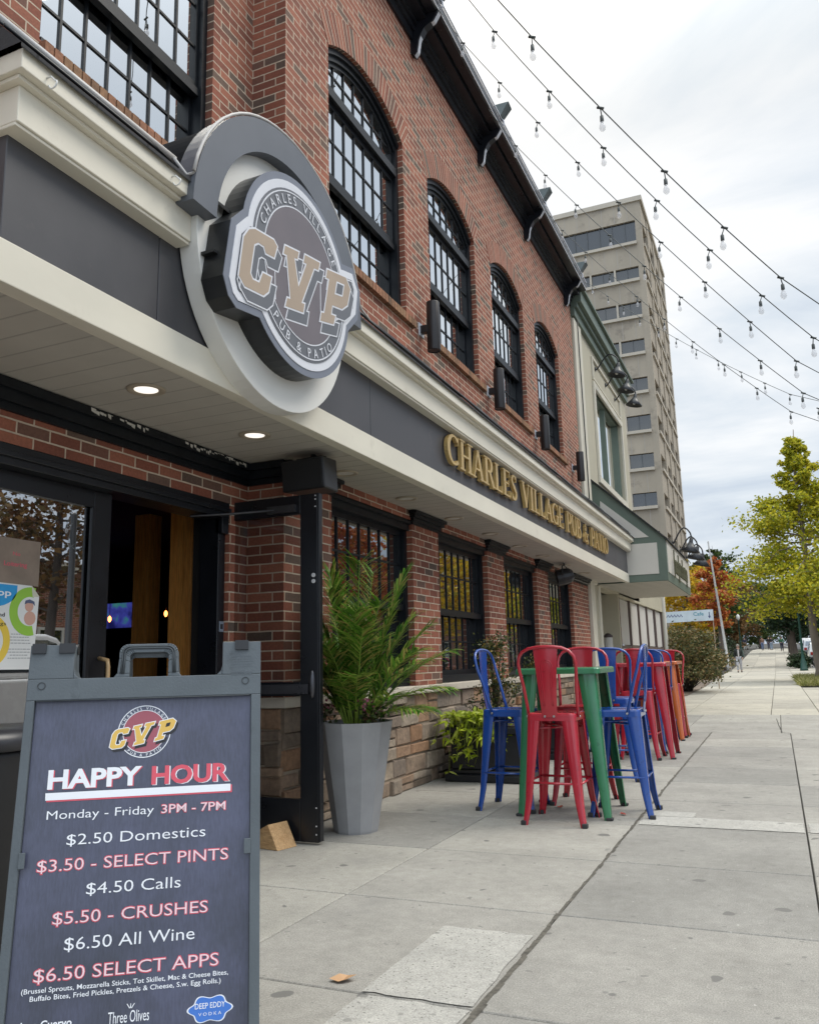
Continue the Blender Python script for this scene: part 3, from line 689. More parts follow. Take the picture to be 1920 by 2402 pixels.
for y in (2.01, 2.73):
    k_ = MB(); k_.tube([(CX+.15, y, 3.35), (CX+.172, y, 3.35), (CX+.185, y+.01, 3.335)]+[(CX+.172+.02*cos(t), y+.01, 3.332+.02*sin(t)-.005) for t in [rad(20-25*k) for k in range(9)]], .0035, 6)
    k_.build('cup_hook', plain('hook_white', (.7, .7, .68), .3), pub)
# entrance: frame, fixed glazed leaf, open leaf, dark interior
DX = -3.52
k_ = MB(); k_.box((DX-.08, 2.05, 2.13), (RX-.0, 4.66, 2.24)); k_.box((DX-.06, 2.05, 2.17), (RX+.02, 4.66, 2.20)); k_.box((DX-.08, 4.58, 0), (RX-.03, 4.655, 2.13)); k_.box((DX-.08, 2.055, 0), (RX-.03, 2.13, 2.13)); k_.box((RX-.06, 4.58, 2.02), (RX+.0, 4.65, 2.13))
k_.build('door_frame', BLACKD, pub, bevel=.004)
k_ = MB(); k_.box((DX-.03, 3.50, .02), (DX+.02, 3.635, 2.13)); k_.box((DX-.03, 2.13, 2.03), (DX+.019, 3.50, 2.13)); k_.box((DX-.03, 2.13, .02), (DX+.019, 3.50, .28)); k_.box((DX-.03, 2.13, .28), (DX+.019, 2.26, 2.03)); k_.box((DX+.012, 3.475, .28), (DX+.03, 3.50, 2.03))
fd = k_.build('fixed_door', BLACKD, pub, bevel=.003)
k_ = MB(); k_.box((DX-.008, 2.26, .28), (DX+.0, 3.48, 2.03)); k_.build('glass', DOORGLASS, fd)
k_ = MB(); k_.tube([(DX+.02, 3.585, .80), (DX+.085, 3.585, .82), (DX+.09, 3.585, .86), (DX+.09, 3.585, 1.13), (DX+.085, 3.585, 1.165), (DX+.02, 3.585, 1.18)], .012, 8); k_.build('handle', plain('brass', (.45, .30, .15), .3), fd)
HX = -3.53; OX = -2.735; DY = 4.735
k_ = MB(); k_.box((OX-.135, DY-.022, .015), (OX, DY+.022, 2.255)); k_.box((HX, DY-.022, .015), (HX+.1, DY+.022, 2.255)); k_.box((HX+.1, DY-.021, 2.125), (OX-.135, DY+.021, 2.255)); k_.box((HX+.1, DY-.021, .015), (OX-.135, DY+.021, .27)); k_.box((HX+.1, DY-.035, .915), (OX-.13, DY+.02, 1.005)); k_.box((OX, DY-.02, .02), (OX+.012, DY+.024, 2.255))
od = k_.build('open_door', BLACKD, pub, bevel=.004)
k_ = MB(); k_.box((HX+.1, DY-.004, .27), (OX-.135, DY+.004, 2.125)); k_.build('glass', CLEAR, od)
k_ = MB(); k_.tube([(OX-.04, DY-.03, .90+.018*k) for k in range(11)], [.006, .014, .018, .02, .021, .021, .021, .02, .018, .014, .006], 8); k_.box((HX+.14, DY-.055, .93), (OX-.06, DY-.035, .99)); k_.build('push_bar', pm('dark_steel', (.09, .09, .1), .3, metal=.7), od)
k_ = MB()
for z in (1.66, 1.70): k_.lathe([(.014, 0), (.014, .008)], (0, 0, 0), 10); k_.v[-20:] = [(OX-.03+p[0], DY-.022-p[2], z+p[1]) for p in k_.v[-20:]]
for z in (.06, .11, .22, 2.16, 2.21, 2.235): k_.box((OX-.02, DY-.026, z), (OX-.012, DY-.022, z+.008))
k_.build('screws', plain('steel_screw', (.6, .6, .6), .3), od)
k_ = MB(); k_.tube([(-3.46, 4.30, 2.10), (-3.30, 4.55, 2.14), (-3.05, 4.70, 2.165)], .009, 6); k_.box((-3.12, DY-.05, 2.14), (-2.9, DY-.02, 2.19)); k_.build('door_closer', pm('closer_metal', (.07, .07, .075), .4, metal=.6), od)
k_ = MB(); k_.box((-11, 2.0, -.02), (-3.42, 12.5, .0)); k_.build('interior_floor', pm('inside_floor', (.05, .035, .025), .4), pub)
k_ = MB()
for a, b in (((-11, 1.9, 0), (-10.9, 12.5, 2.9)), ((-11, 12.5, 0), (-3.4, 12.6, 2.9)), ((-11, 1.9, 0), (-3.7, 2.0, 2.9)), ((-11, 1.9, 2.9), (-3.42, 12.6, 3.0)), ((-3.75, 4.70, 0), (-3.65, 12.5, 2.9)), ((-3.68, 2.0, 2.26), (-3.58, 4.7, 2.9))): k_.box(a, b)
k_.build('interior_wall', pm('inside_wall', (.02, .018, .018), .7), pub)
OAK = wood_mat('oak_post', (.74, .27, .055), (.88, .40, .10))
for (x, y, s) in ((-4.055, 5.04, .105), (-4.97, 5.61, .082)):
    k_ = MB(); k_.box((x-s, y-s, 0), (x+s, y+s, 2.45)); k_.build('wooden_post', OAK, pub, bevel=.008)
k_ = MB(); k_.box((-9.9, 4.5, 0), (-9.3, 11.5, 1.08)); k_.box((-9.95, 4.5, 1.08), (-9.2, 11.5, 1.13)); k_.build('bar_counter', pm('bar_wood', (.05, .03, .02), .3), pub, bevel=.01)
tv = thing('television', 'wall television glowing blue and green in the dark bar behind the doorway', 'television', (-8.7, 9.9, 1.9))
k_ = MB(); k_.box((-9.6, 9.6, 1.72), (-8.62, 9.66, 2.12)); k_.build('screen_frame', PLBLACK, tv)
m, nt, b = newmat('tv_picture'); c = coord(nt); r = ramp(nt, [(.3, (.01, .012, .09)), (.5, (.05, .06, .35)), (.62, (.04, .22, .20)), (.75, (.2, .12, .35))], noise(nt, c, 4, 3)); nt.links.new(r.outputs[0], b.inputs['Emission Color']); b.inputs['Emission Strength'].default_value = .55; b.inputs['Base Color'].default_value = (.01, .01, .02, 1)
k_ = MB(); k_.box((-9.58, 9.585, 1.735), (-8.64, 9.6, 2.105)); k_.build('screen', m, tv)
ED = emis('filament', (1, .24, .05), 7)
for x, y, z, lb in ((-8.62, 9.0, 1.82, 'glowing orange pendant bulb in the bar beside the black door stile'), (-7.62, 9.0, 1.85, 'glowing orange pendant bulb in the bar between the two wooden posts')):
    t = thing('pendant_lamp', lb, 'lamp', (x, y, z), 'pendant bulbs inside the bar')
    k_ = MB(); k_.lathe([(.006, .05), (.02, .03), (.024, 0), (.012, -.03), (.004, -.035)], (x, y, z), 10); k_.build('bulb', ED, t)
    k_ = MB(); k_.tube([(x, y, z+.05), (x, y, 2.9)], .004, 5); k_.build('cord', PLBLACK, t)
# round pub sign ----------------------------------------------------------
CPOLY = [(-.568, -.037), (-.523, .026), (-.473, .052), (-.300, .076), (-.268, .055), (-.296, -.022), (-.374, -.034), (-.392, -.004), (-.444, -.008), (-.479, -.035), (-.512, -.205), (-.489, -.232), (-.430, -.224), (-.399, -.156), (-.322, -.146), (-.347, -.236), (-.392, -.277), (-.555, -.297), (-.606, -.262)]
VPOLY = [(-.188, .100), (-.053, .128), (-.066, .080), (-.098, .071), (-.053, -.076), (.032, .095), (.002, .087), (.018, .143), (.184, .166), (.156, .104), (.111, .092), (-.016, -.171), (.014, -.164), (-.003, -.222), (-.181, -.252), (-.165, -.200), (-.134, -.194), (-.15, -.14)]
VPOLY = [(-.19, .098), (-.05, .126), (-.064, .078), (-.096, .071), (-.052, -.085), (.036, .096), (.003, .089), (.018, .142), (.184, .170), (.166, .116), (.118, .107), (-.022, -.165), (.012, -.158), (-.002, -.214), (-.184, -.250), (-.166, -.196), (-.134, -.190), (-.172, .052), (-.204, .046)]
PPOLY = [(.272, .169), (.506, .220), (.565, .168), (.523, .045), (.452, -.010), (.330, -.034), (.314, -.100), (.366, -.090), (.345, -.150), (.187, -.188), (.202, -.132), (.234, -.124), (.296, .118), (.258, .110)]
PHOLE = [(.394, .134), (.470, .150), (.450, .080), (.374, .062)]
CB = [(-.712, -.30), (-.655, .02), (-.545, .135), (-.20, .17), (-.18, -.30), (-.352, -.40), (-.40, -.40), (-.605, -.428), (-.668, -.39)]
PBk = [(.10, .16), (.466, .300), (.625, .337), (.722, .215), (.684, .015), (.54, -.125), (.33, -.25), (.10, -.22)]
GREYB = pm('sign_grey', (.16, .175, .215), .4, var=.05); WHITE_S = plain('sign_white', (.64, .65, .69), .4); DGREY = pm('sign_dark_grey', (.115, .12, .135), .4, var=.06)
PLUM = pm('sign_plum', (.135, .115, .127), .4, var=.08); TAN = pm('sign_tan', (.37, .285, .21), .4, var=.05); SBLACK = pm('sign_side_black', (.014, .015, .016), .35, var=.3, bp=.1, bs=30)
sg = thing('round_sign', 'round pub sign with CVP block letters and black sides above the canopy entrance', 'sign', (-2.25, SY, SZ))
sf = smap(-2.245)
def shape3(mb, f_, ins, d0, d1, dd=.0006, cr=.569):
    mb.prism(circ(cr-ins, 64), f_, d0, d1); mb.prism(offs(CB, -ins), f_, d0, d1+dd); mb.prism(offs(PBk, -ins), f_, d0, d1+2*dd)
k_ = MB(); shape3(k_, sf, .004, -.135, -.004); k_.box((-2.378, SY-.715, SZ-.17), (-2.30, SY-.68, SZ-.155)); k_.build('sign_case', SBLACK, sg)
k_ = MB(); shape3(k_, sf, 0, -.004, 0); k_.build('sign_face', GREYB, sg)
k_ = MB(); shape3(k_, sf, .040, 0, .004); k_.build('white_band', WHITE_S, sg)
k_ = MB(); shape3(k_, sf, .086, .004, .008); k_.build('dark_ground', DGREY, sg)
k_ = MB()
for ro, ri in ((.470, .463), (.387, .380)): k_.ring(circ(ro, 64), circ(ri, 64), sf, .008, .0103)
for cb in (CB, PBk): k_.ring(offs(cb, -.092), offs(cb, -.099), sf, .0092, .0112)
k_.build('ring_lines', WHITE_S, sg)
k_ = MB(); k_.prism(circ(.379, 64), sf, .0093, .0110); k_.build('centre_disc', PLUM, sg)
k_ = MB()
ring_text(k_, 'CHARLES VILLAGE', .400, rad(159), rad(35), .074, sf, .0125, offset=.004); ring_text(k_, 'PUB & PATIO', .456, rad(231), rad(313), .074, sf, .0125, True, offset=.004)
k_.build('ring_lettering', WHITE_S, sg)
k_ = MB()
def sh(poly, dx, dy): return [(p[0]+dx, p[1]+dy) for p in poly]
for P_ in (CPOLY, VPOLY, PPOLY): k_.prism(sh(offs(P_, .021), .030, -.048), sf, .0098, .0116)
k_.build('shadow_outline', WHITE_S, sg)
k_ = MB()
for P_ in (CPOLY, VPOLY, PPOLY): k_.prism(sh(offs(P_, .013), .030, -.048), sf, .0116, .0122)
k_.build('letter_shadow', DGREY, sg)
k_ = MB()
for P_ in (CPOLY, VPOLY, PPOLY): k_.prism(offs(P_, .010), sf, .0122, .0132)
k_.build('letter_outline', WHITE_S, sg)
k_ = MB()
for P_ in (CPOLY, VPOLY, PPOLY): k_.prism(P_, sf, .0132, .0142)
k_.build('block_letters', TAN, sg)
k_ = MB(); k_.prism(offs(PHOLE, .010), sf, .0142, .0150); k_.build('letter_outline', WHITE_S, sg)
k_ = MB(); k_.prism(PHOLE, sf, .0150, .0157); k_.build('letter_shadow', DGREY, sg)
# serif letters on the canopy --------------------------------------------
def arc(cx_, cy_, rx, ry, a0, a1, wmax, wmin, n=14, ph=0):
    return [(cx_+rx*cos(t), cy_+ry*sin(t), wmin+(wmax-wmin)*abs(cos(t+ph))**1.3) for t in [rad(a0+(a1-a0)*k/n) for k in range(n+1)]]
TK, TN = .17, .065
def stem(x, y0=0, y1=1, w=TK): return [(x, y0, w), (x, y1, w)]
def serif(x, y, h=.17): return [(x-h, y, .055), (x+h, y, .055)]
GL = {
 'C': (.80, [arc(.45, .5, .36, .45, 48, 312, TK, TN, 20), [(.72, .98, .05), (.72, .70, .03)]]),
 'H': (.92, [stem(.2), stem(.72), [(.2, .5, TN), (.72, .5, TN)], serif(.2, .03), serif(.2, .97), serif(.72, .03), serif(.72, .97)]),
 'A': (.90, [[(.13, 0, TN), (.42, 1, TN)], [(.42, 1, TK), (.74, 0, TK)], [(.24, .33, TN), (.62, .33, TN)], serif(.12, .03, .13), serif(.74, .03)]),
 'R': (.88, [stem(.2), serif(.2, .03), serif(.1, .97, .1), [(.2, .97, TN)]+arc(.40, .735, .22, .235, 90, -90, TK, TN, 12)+[(.2, .5, TN)], [(.44, .5, TK*.9), (.74, 0, TK)], serif(.78, .03, .1)]),
 'L': (.72, [stem(.2), serif(.2, .97), [(.05, .03, .06), (.62, .03, .06)], [(.6, 0, .05), (.64, .27, .03)]]),
 'E': (.76, [stem(.2), [(.05, .97, .06), (.62, .97, .06)], [(.05, .03, .06), (.64, .03, .06)], [(.2, .5, TN), (.5, .5, TN)], [(.62, 1, .05), (.62, .76, .03)], [(.64, 0, .05), (.66, .27, .03)], [(.5, .38, .04), (.5, .62, .04)]]),
 'S': (.66, [arc(.34, .74, .20, .225, 35, 180, TK*.7, TN, 10)+[(.2, .63, TK*.8), (.34, .52, TK), (.46, .40, TK*.9)]+arc(.32, .26, .21, .225, 20, -145, TK*.8, TN, 10), [(.53, .98, .045), (.53, .74, .03)], [(.12, .02, .045), (.12, .28, .03)]]),
 'V': (.90, [[(.14, 1, TK), (.46, 0, TK)], [(.46, 0, TN), (.74, 1, TN)], serif(.14, .97), serif(.76, .97, .13)]),
 'I': (.42, [stem(.2), serif(.2, .03), serif(.2, .97)]),
 'G': (.86, [arc(.45, .5, .36, .45, 50, 300, TK, TN, 20), stem(.70, .04, .42), serif(.70, .42), [(.71, .98, .05), (.71, .72, .03)]]),
 'P': (.74, [stem(.2), serif(.2, .03), serif(.1, .97, .1), [(.2, .97, TN)]+arc(.40, .71, .23, .26, 90, -90, TK, TN, 12)+[(.2, .45, TN)]]),
 'U': (.90, [stem(.2, .3), serif(.2, .97), serif(.72, .97, .13), arc(.46, .32, .26, .30, 180, 360, TK, TN, 14)+[(.72, 1, TN)]]),
 'B': (.80, [stem(.2), serif(.1, .03, .1), serif(.1, .97, .1), [(.2, .97, TN)]+arc(.38, .75, .20, .22, 90, -90, TK*.9, TN, 10)+[(.2, .52, TN)], [(.2, .52, TN)]+arc(.40, .275, .24, .245, 90, -90, TK, TN, 12)+[(.2, .03, TN)]]),
 'T': (.80, [stem(.38), serif(.38, .03), [(.06, .96, .06), (.70, .96, .06)], [(.07, .99, .05), (.05, .74, .03)], [(.69, .99, .05), (.71, .74, .03)]]),
 'O': (.92, [arc(.46, .5, .36, .45, 0, 360, TK, TN, 28)]),
 '&': (.92, [[(.80, 0, TK), (.55, .30, TK), (.32, .62, TK*.8), (.28, .80, TN), (.40, .95, TN), (.52, .82, TN), (.44, .64, TN), (.22, .44, TN), (.13, .26, TK*.7), (.22, .07, TK*.6), (.42, .04, TN), (.62, .18, TN), (.74, .46, TN)], serif(.76, .48, .1)])}
def serif_sign(s, u0, u1, v0, h, fn, par):
    tot = sum(.46 if c == ' ' else GL[c][0] for c in s); sx = (u1-u0)/tot; x = u0
    for c in s:
        if c == ' ': x += .46*sx; continue
        mb = MB()
        for j, st_ in enumerate(GL[c][1]):
            ribbon(mb, [(p[0], p[1], p[2]) for p in st_], lambda u, v, w_: fn(x+u*sx, v0+v*h, w_), 0, .036+.0009*j)
        mb.build('letter', GOLD, par); x += GL[c][0]*sx
lt = thing('canopy_lettering', 'raised gold serif letters naming the pub along the charcoal canopy panel', 'sign', (-2.5, 10.2, 2.82))
serif_sign('CHARLES VILLAGE PUB & PATIO', 6.47, 14.0, 2.822, .285, wallmap(CX+.012), lt)
k_ = MB()
for y in [6.6+.42*k for k in range(18)]: k_.box((CX, y, 2.92), (CX+.012, y+.02, 2.94))
k_.build('letter_studs', DARKMET, lt)
# ------------------------------------------------------------------ fixtures on the pub
LENS = emis('lit_lens', (1, .93, .84), .85); TRIM = plain('downlight_trim', (.40, .34, .26), .45)
ords = ['lit recessed downlight in the canopy soffit right above the sandwich board', 'lit recessed downlight in the canopy soffit between the first downlight and the black speaker',
 'recessed downlight in the soffit just past the black speaker', 'recessed downlight in the soffit in front of the potted palm window', 'recessed downlight in the soffit over the first brick pier past the palm',
 'recessed downlight in the soffit below the word CHARLES', 'recessed downlight in the soffit below the word VILLAGE', 'recessed downlight in the soffit before the black spotlight', 'recessed downlight in the soffit beside the black spotlight', 'last recessed downlight in the soffit at the far end of the canopy']
for i, (y, lb) in enumerate(zip((3.21, 4.20, 5.41, 6.55, 7.74, 8.93, 10.11, 11.27, 12.6, 14.0), ords)):
    c = (-2.89, y, 2.553)
    t = thing('downlight', lb, 'ceiling light', c, 'recessed downlights in the canopy soffit')
    k_ = MB(); k_.lathe([(.100, 0), (.098, -.007), (.088, -.010), (.072, -.008), (.060, -.001)], c, 28, capb=False, capt=False); k_.build('trim_ring', TRIM, t)
    k_ = MB(); k_.lathe([(.0, -.003), (.062, -.0025)], c, 28, capb=False, capt=False); k_.build('lens', LENS if i < 2 else plain('dim_lens', (.62, .60, .55), .4), t)
for i, (y, lb) in enumerate(zip((7.50, 9.74, 12.04, 14.57), ('bronze up-down cylinder light on the brick between the first and second arched windows', 'bronze up-down cylinder light on the brick between the second and third arched windows', 'bronze up-down cylinder light on the brick between the third and fourth arched windows', 'bronze up-down cylinder light on the brick beside the cream building'))):
    t = thing('wall_light', lb, 'wall light', (PX, y, 4.55), 'cylinder wall lights above the canopy'); xc = PX+.145
    k_ = MB(); k_.lathe([(.062, -.262), (.068, -.268), (.070, -.262), (.070, .262), (.068, .268), (.062, .262)], (xc, y, 4.555), 24); k_.build('cylinder', DARKMET, t)
    k_ = MB(); k_.box((PX+.012, y-.035, 4.50), (xc-.06, y+.035, 4.58)); k_.build('arm', DARKMET, t, bevel=.004)
    k_ = MB(); k_.box((PX+.0, y-.065, 4.47), (PX+.012, y+.065, 4.61)); k_.build('wall_plate', STRIPM, t, bevel=.004)
    k_ = MB(); k_.lathe([(.058, -.2635), (.02, -.255), (0, -.25)], (xc, y, 4.555), 20, capb=False, capt=False); k_.build('lamp_glass', plain('lamp_dark', (.01, .01, .012), .1), t)
FLOOD = pm('flood_grey_green', (.10, .12, .118), .45, metal=.2, var=.15)
for i, (y, lb) in enumerate(zip((7.48, 9.74, 12.0, 14.75), ('grey floodlight box on the gutter above the first bracket right of the top edge', 'grey floodlight box on the gutter above the second arched window pier', 'grey floodlight box on the gutter above the third arched window pier', 'grey floodlight box at the far end of the gutter'))):
    t = thing('floodlight', lb, 'floodlight', (PX+.3, y, 8.4), 'floodlights on the gutter')
    k_ = MB(); k_.mesh([(PX+.26, y-.05, 8.40), (PX+.26, y+.09, 8.40), (PX+.36, y+.09, 8.40), (PX+.36, y-.05, 8.40), (PX+.27, y-.06, 8.58), (PX+.27, y+.12, 8.60), (PX+.48, y+.11, 8.56), (PX+.48, y-.05, 8.58)], [(0, 3, 2, 1), (4, 5, 6, 7), (0, 1, 5, 4), (1, 2, 6, 5), (2, 3, 7, 6), (3, 0, 4, 7)]); k_.build('housing', FLOOD, t, bevel=.008)
    k_ = MB(); k_.tube([(PX+.34, y+.02, 8.27), (PX+.38, y+.02, 8.30), (PX+.38, y+.02, 8.36), (PX+.34, y+.02, 8.40)], .012, 6); k_.build('bracket', STRIPM, t)
def speaker(nm, lb, c, rz, tilt, s=1.0):
    t = thing(nm, lb, 'speaker', c)
    w0, w1, d, h = .175*s, .13*s, .24*s, .115*s
    M = Matrix.Translation(c) @ Matrix.Rotation(rz, 4, 'Z') @ Matrix.Rotation(tilt, 4, 'X')
    k_ = MB(); k_.mesh([(-w0, -d/2, -h*.86), (w0, -d/2, -h*.86), (w1, d/2, -h), (-w1, d/2, -h), (-w0, -d/2, h), (w0, -d/2, h), (w1, d/2, h), (-w1, d/2, h)], [(0, 3, 2, 1), (4, 5, 6, 7), (0, 1, 5, 4), (1, 2, 6, 5), (2, 3, 7, 6), (3, 0, 4, 7)]); k_.xf(M); k_.build('cabinet', PLBLACK, t, bevel=.012)
    k_ = MB(); k_.box((-w0+.015, -d/2-.008, -h*.8), (w0-.015, -d/2-.001, h*.92)); k_.xf(M); k_.build('grille', pm('speaker_grille', (.01, .01, .011), .8, bp=.8, bs=400), t, bevel=.004)
    k_ = MB(); k_.box((-w0*.6, -.03, h), (w0*.6, .03, h+.02)); k_.xf(M); k_.tube([Vector(c)+Vector((0, 0, h)), Vector(c)+Vector((0, .02, 2.55-c[2]))], .02, 8); k_.build('mount', PLBLACK, t)
speaker('speaker', 'black speaker hung under the soffit above the open door', (-2.825, 4.80, 2.392), rad(-4), rad(6))
sp = thing('stage_light', 'round black spotlight hung under the far end of the canopy soffit', 'spotlight', (-2.85, 12.35, 2.38))
k_ = MB(); k_.lathe([(.09, -.13), (.12, -.12), (.125, -.02), (.115, .08), (.07, .13), (.03, .14)], (0, 0, 0), 14, smooth=False); k_.xf(Matrix.Translation((-2.85, 12.35, 2.35)) @ Matrix.Rotation(rad(20), 4, 'Z') @ Matrix.Rotation(rad(78), 4, 'Y')); k_.build('housing', PLBLACK, sp)
k_ = MB(); k_.tube([(-2.85, 12.22, 2.35), (-2.85, 12.21, 2.50), (-2.85, 12.35, 2.51), (-2.85, 12.49, 2.50), (-2.85, 12.48, 2.35)], .01, 6); k_.tube([(-2.85, 12.35, 2.51), (-2.85, 12.35, 2.553)], .015, 6); k_.build('yoke', PLBLACK, sp)
k_ = MB(); k_.tube([(-3.0, 12.4, 2.46), (-3.02, 13.2, 2.44), (-3.02, 15.0, 2.44)], .012, 6); k_.build('conduit', PLBLACK, sp)
# posters on the fixed door
GX = DX+.003
pc = wallmap(GX)
t = thing('cardboard_notice', 'brown cardboard notice with red handwriting taped inside the door glass', 'notice', (GX, 2.9, 1.67))
k_ = MB(); k_.prism([(2.5, 1.565), (3.150, 1.552), (3.150, 1.787), (2.5, 1.788)], pc, 0, .004); k_.build('cardboard', pm('cardboard', (.26, .20, .155), .8, var=.15, vs=9), t)
k_ = MB(); text(k_, 'No', 2.98, 3.025, 1.700, .020, pc, .0046, flip=1); text(k_, 'Loitering', 2.93, 3.07, 1.645, .024, pc, .0046, .012, flip=1); k_.build('handwriting', PR, t)
t = thing('printed_poster', 'white printed poster with blue badge, green and yellow rings below the cardboard notice', 'poster', (GX, 2.85, 1.35))
k_ = MB(); k_.prism([(2.5, 1.13), (3.145, 1.125), (3.160, 1.500), (3.108, 1.555), (2.5, 1.560)], pc, 0, .003); k_.build('sheet', plain('poster_paper', (.74, .74, .72), .6), t)
k_ = MB(); k_.prism([(3.108, 1.555), (3.160, 1.500), (3.118, 1.495)], pc, .003, .0045); k_.build('folded_corner', plain('poster_fold', (.6, .58, .46), .6), t)
k_ = MB(); k_.prism([(2.6, 1.552), (3.02, 1.548)]+[(2.88+.14*cos(a), 1.52+.085*sin(a)) for a in [rad(-4-14*k) for k in range(12)]], pc, .003, .004); k_.build('blue_badge', plain('poster_blue', (.03, .33, .68), .5), t)
k_ = MB(); text(k_, 'oop', 2.855, 2.985, 1.492, .034, pc, .0046, .02, flip=1); k_.build('badge_lettering', PW, t)
def sector(ro, ri, c, a0, a1, n=30): return circ(ro, n, c, rad(a0), rad(a1), False)+circ(ri, n, c, rad(a0), rad(a1), False)[::-1]
def arcband(mb, ro, ri, c, a0, a1, d0, d1, n=24):
    O, I = circ(ro, n, c, rad(a0), rad(a1), False), circ(ri, n, c, rad(a0), rad(a1), False)
    for k in range(n): mb.prism([O[k], O[k+1], I[k+1], I[k]], pc, d0, d1)
k_ = MB(); arcband(k_, .125, .075, (3.105, 1.42), 75, 285, .003, .004); k_.build('green_ring', plain('poster_green', (.30, .55, .06), .5), t)
k_ = MB(); arcband(k_, .135, .095, (2.86, 1.265), -62, 160, .003, .0042); k_.build('yellow_ring', plain('poster_yellow', (.78, .55, .07), .5), t)
SK = plain('poster_photo_skin', (.62, .36, .28), .6); 
k_ = MB(); k_.prism(circ(.026, 20, (3.10, 1.445)), pc, .003, .004); k_.prism(circ(.036, 20, (3.108, 1.385)), pc, .003, .0038)
for q_ in (2.80, 2.835, 2.87, 2.905): k_.prism(circ(.012, 14, (q_, 1.30)), pc, .004, .005)
k_.build('printed_figures', SK, t)
k_ = MB(); k_.prism([(3.07, 1.455), (3.075, 1.475), (3.10, 1.482), (3.13, 1.472), (3.135, 1.45), (3.12, 1.462), (3.09, 1.463)], pc, .004, .005)
for q_ in (2.80, 2.835, 2.87, 2.905): k_.prism([(q_-.014, 1.21), (q_+.014, 1.21), (q_+.011, 1.288), (q_-.011, 1.288)], pc, .003, .004)
k_.build('printed_clothes', plain('poster_photo_dark', (.10, .12, .20), .6), t)
k_ = MB(); text(k_, 'et', 2.865, 2.905, 1.415, .020, pc, .004, .02, flip=1); text(k_, 'round', 2.865, 2.955, 1.388, .020, pc, .004, .02, flip=1); text(k_, 'g things', 2.83, 2.965, 1.345, .018, pc, .005, .0, flip=1); k_.build('lettering', PK, t)
k_ = MB(); rt = random.Random(4)
for j, z in enumerate([1.300, 1.285, 1.270, 1.255, 1.225, 1.21, 1.195, 1.18]):
    y = 3.0-.012*(j % 3)
    while y < 3.11: L = rt.uniform(.008, .022); k_.box((GX+.003, y, z), (GX+.0035, y+L, z+.0045)); y += L+.004
k_.build('small_print', plain('print_grey', (.35, .35, .36), .6), t)
k_ = MB(); k_.prism([(2.80, 1.15), (2.93, 1.15), (2.93, 1.165), (2.90, 1.18), (2.87, 1.195), (2.80, 1.2)], pc, .003, .004); k_.build('printed_van', plain('poster_van', (.10, .12, .35), .5), t)
t = thing('door_notice_sticker', 'small grey square sticker low on the right jamb of the doorway', 'sticker', (RX, 4.62, 1.38))
k_ = MB(); k_.box((RX-.029, 4.60, 1.35), (RX-.027, 4.65, 1.42)); k_.build('sticker', plain('sticker_grey', (.2, .23, .28), .5), t)
k_ = MB(); k_.box((RX-.027, 4.612, 1.368), (RX-.0262, 4.64, 1.402)); k_.build('printed_square', PK, t)
# ------------------------------------------------------------------ sandwich board
O3 = Vector((-1.865, 1.684, 1.043)); yaw, tlt = .621, .175
U3 = Vector((cos(yaw), sin(yaw), 0)); BK = Vector((-sin(yaw), cos(yaw), 0)); V3 = -Vector((0, 0, 1))*cos(tlt)-BK*sin(tlt); N3 = U3.cross(-V3)
fm = lambda u, v, w_: O3+U3*u+V3*v+N3*w_
ab = thing('sandwich_board', 'grey plastic A-frame sandwich board with a dark happy hour poster', 'sandwich board', tuple((O3+U3*.29).to_2d())+(0,))
VB = 1.058
def frame_piece(fn, mb, front=True):
    mb.cube(fn, (-.021, .012 if front else .0, -.032), (.002, VB, .014)); mb.cube(fn, (.578, .012 if front else 0, -.032), (.605, VB, .014))
    mb.cube(fn, (.002, .935, -.030), (.578, .985, .013))
    mb.cube(fn, (-.021, -.046, -.032), (.605, .012, .014))
    for u0, u1 in ((-.021, .095), (.497, .605)): mb.cube(fn, (u0, -.140, -.032), (u1, -.046, .014))
    # moulded fillets beside the towers
    for uu, sg_ in ((.095, 1), (.497, -1)): mb.prism([(uu, -.046), (uu+sg_*.016, -.046), (uu+sg_*.004, -.058), (uu, -.075)], fn, -.03, .012)
def handle(fn, mb, d=.0):
    o = [(.200, -.046), (.210, -.058), (.213, -.10)]+[(.238-.025*cos(a), -.118-.022*sin(a)) for a in [rad(10*k) for k in range(0, 10, 2)]]+[(.347+.025*sin(a), -.118-.022*cos(a)) for a in [rad(10*k) for k in range(0, 10, 2)]]+[(.372, -.10), (.375, -.058), (.385, -.046)]
    ii = [(.243, -.046), (.243, -.056), (.243, -.09)]+[(.256-.013*cos(a), -.103-.012*sin(a)) for a in [rad(10*k) for k in range(0, 10, 2)]]+[(.334+.013*sin(a), -.103-.012*cos(a)) for a in [rad(10*k) for k in range(0, 10, 2)]]+[(.347, -.09), (.347, -.056), (.347, -.046)]
    for k in range(len(o)-1): mb.prism([o[k], o[k+1], ii[k+1], ii[k]], fn, -.028+d, .010-d)
    mid = [((a[0]+b[0])/2, (a[1]+b[1])/2) for a, b in zip(o, ii)]
    return o, ii, mid
k_ = MB(); frame_piece(fm, k_); o, ii, mid = handle(fm, k_)
k_.build('front_frame', GREY_PLASTIC, ab, bevel=.005)
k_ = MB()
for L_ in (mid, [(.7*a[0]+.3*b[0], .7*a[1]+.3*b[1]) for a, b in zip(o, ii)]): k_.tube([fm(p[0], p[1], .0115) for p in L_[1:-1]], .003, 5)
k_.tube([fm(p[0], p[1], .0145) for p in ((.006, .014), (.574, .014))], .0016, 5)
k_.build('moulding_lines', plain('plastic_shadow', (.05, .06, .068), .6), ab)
V4 = -Vector((0, 0, 1))*cos(tlt)+BK*sin(tlt); N4 = (-U3).cross(-V4)
ob = fm(0, 0, -.05)+V3*(-.09)+(-V4)*(-.09)
fb = lambda u, v, w_: ob+U3*u+V4*v+N4*w_
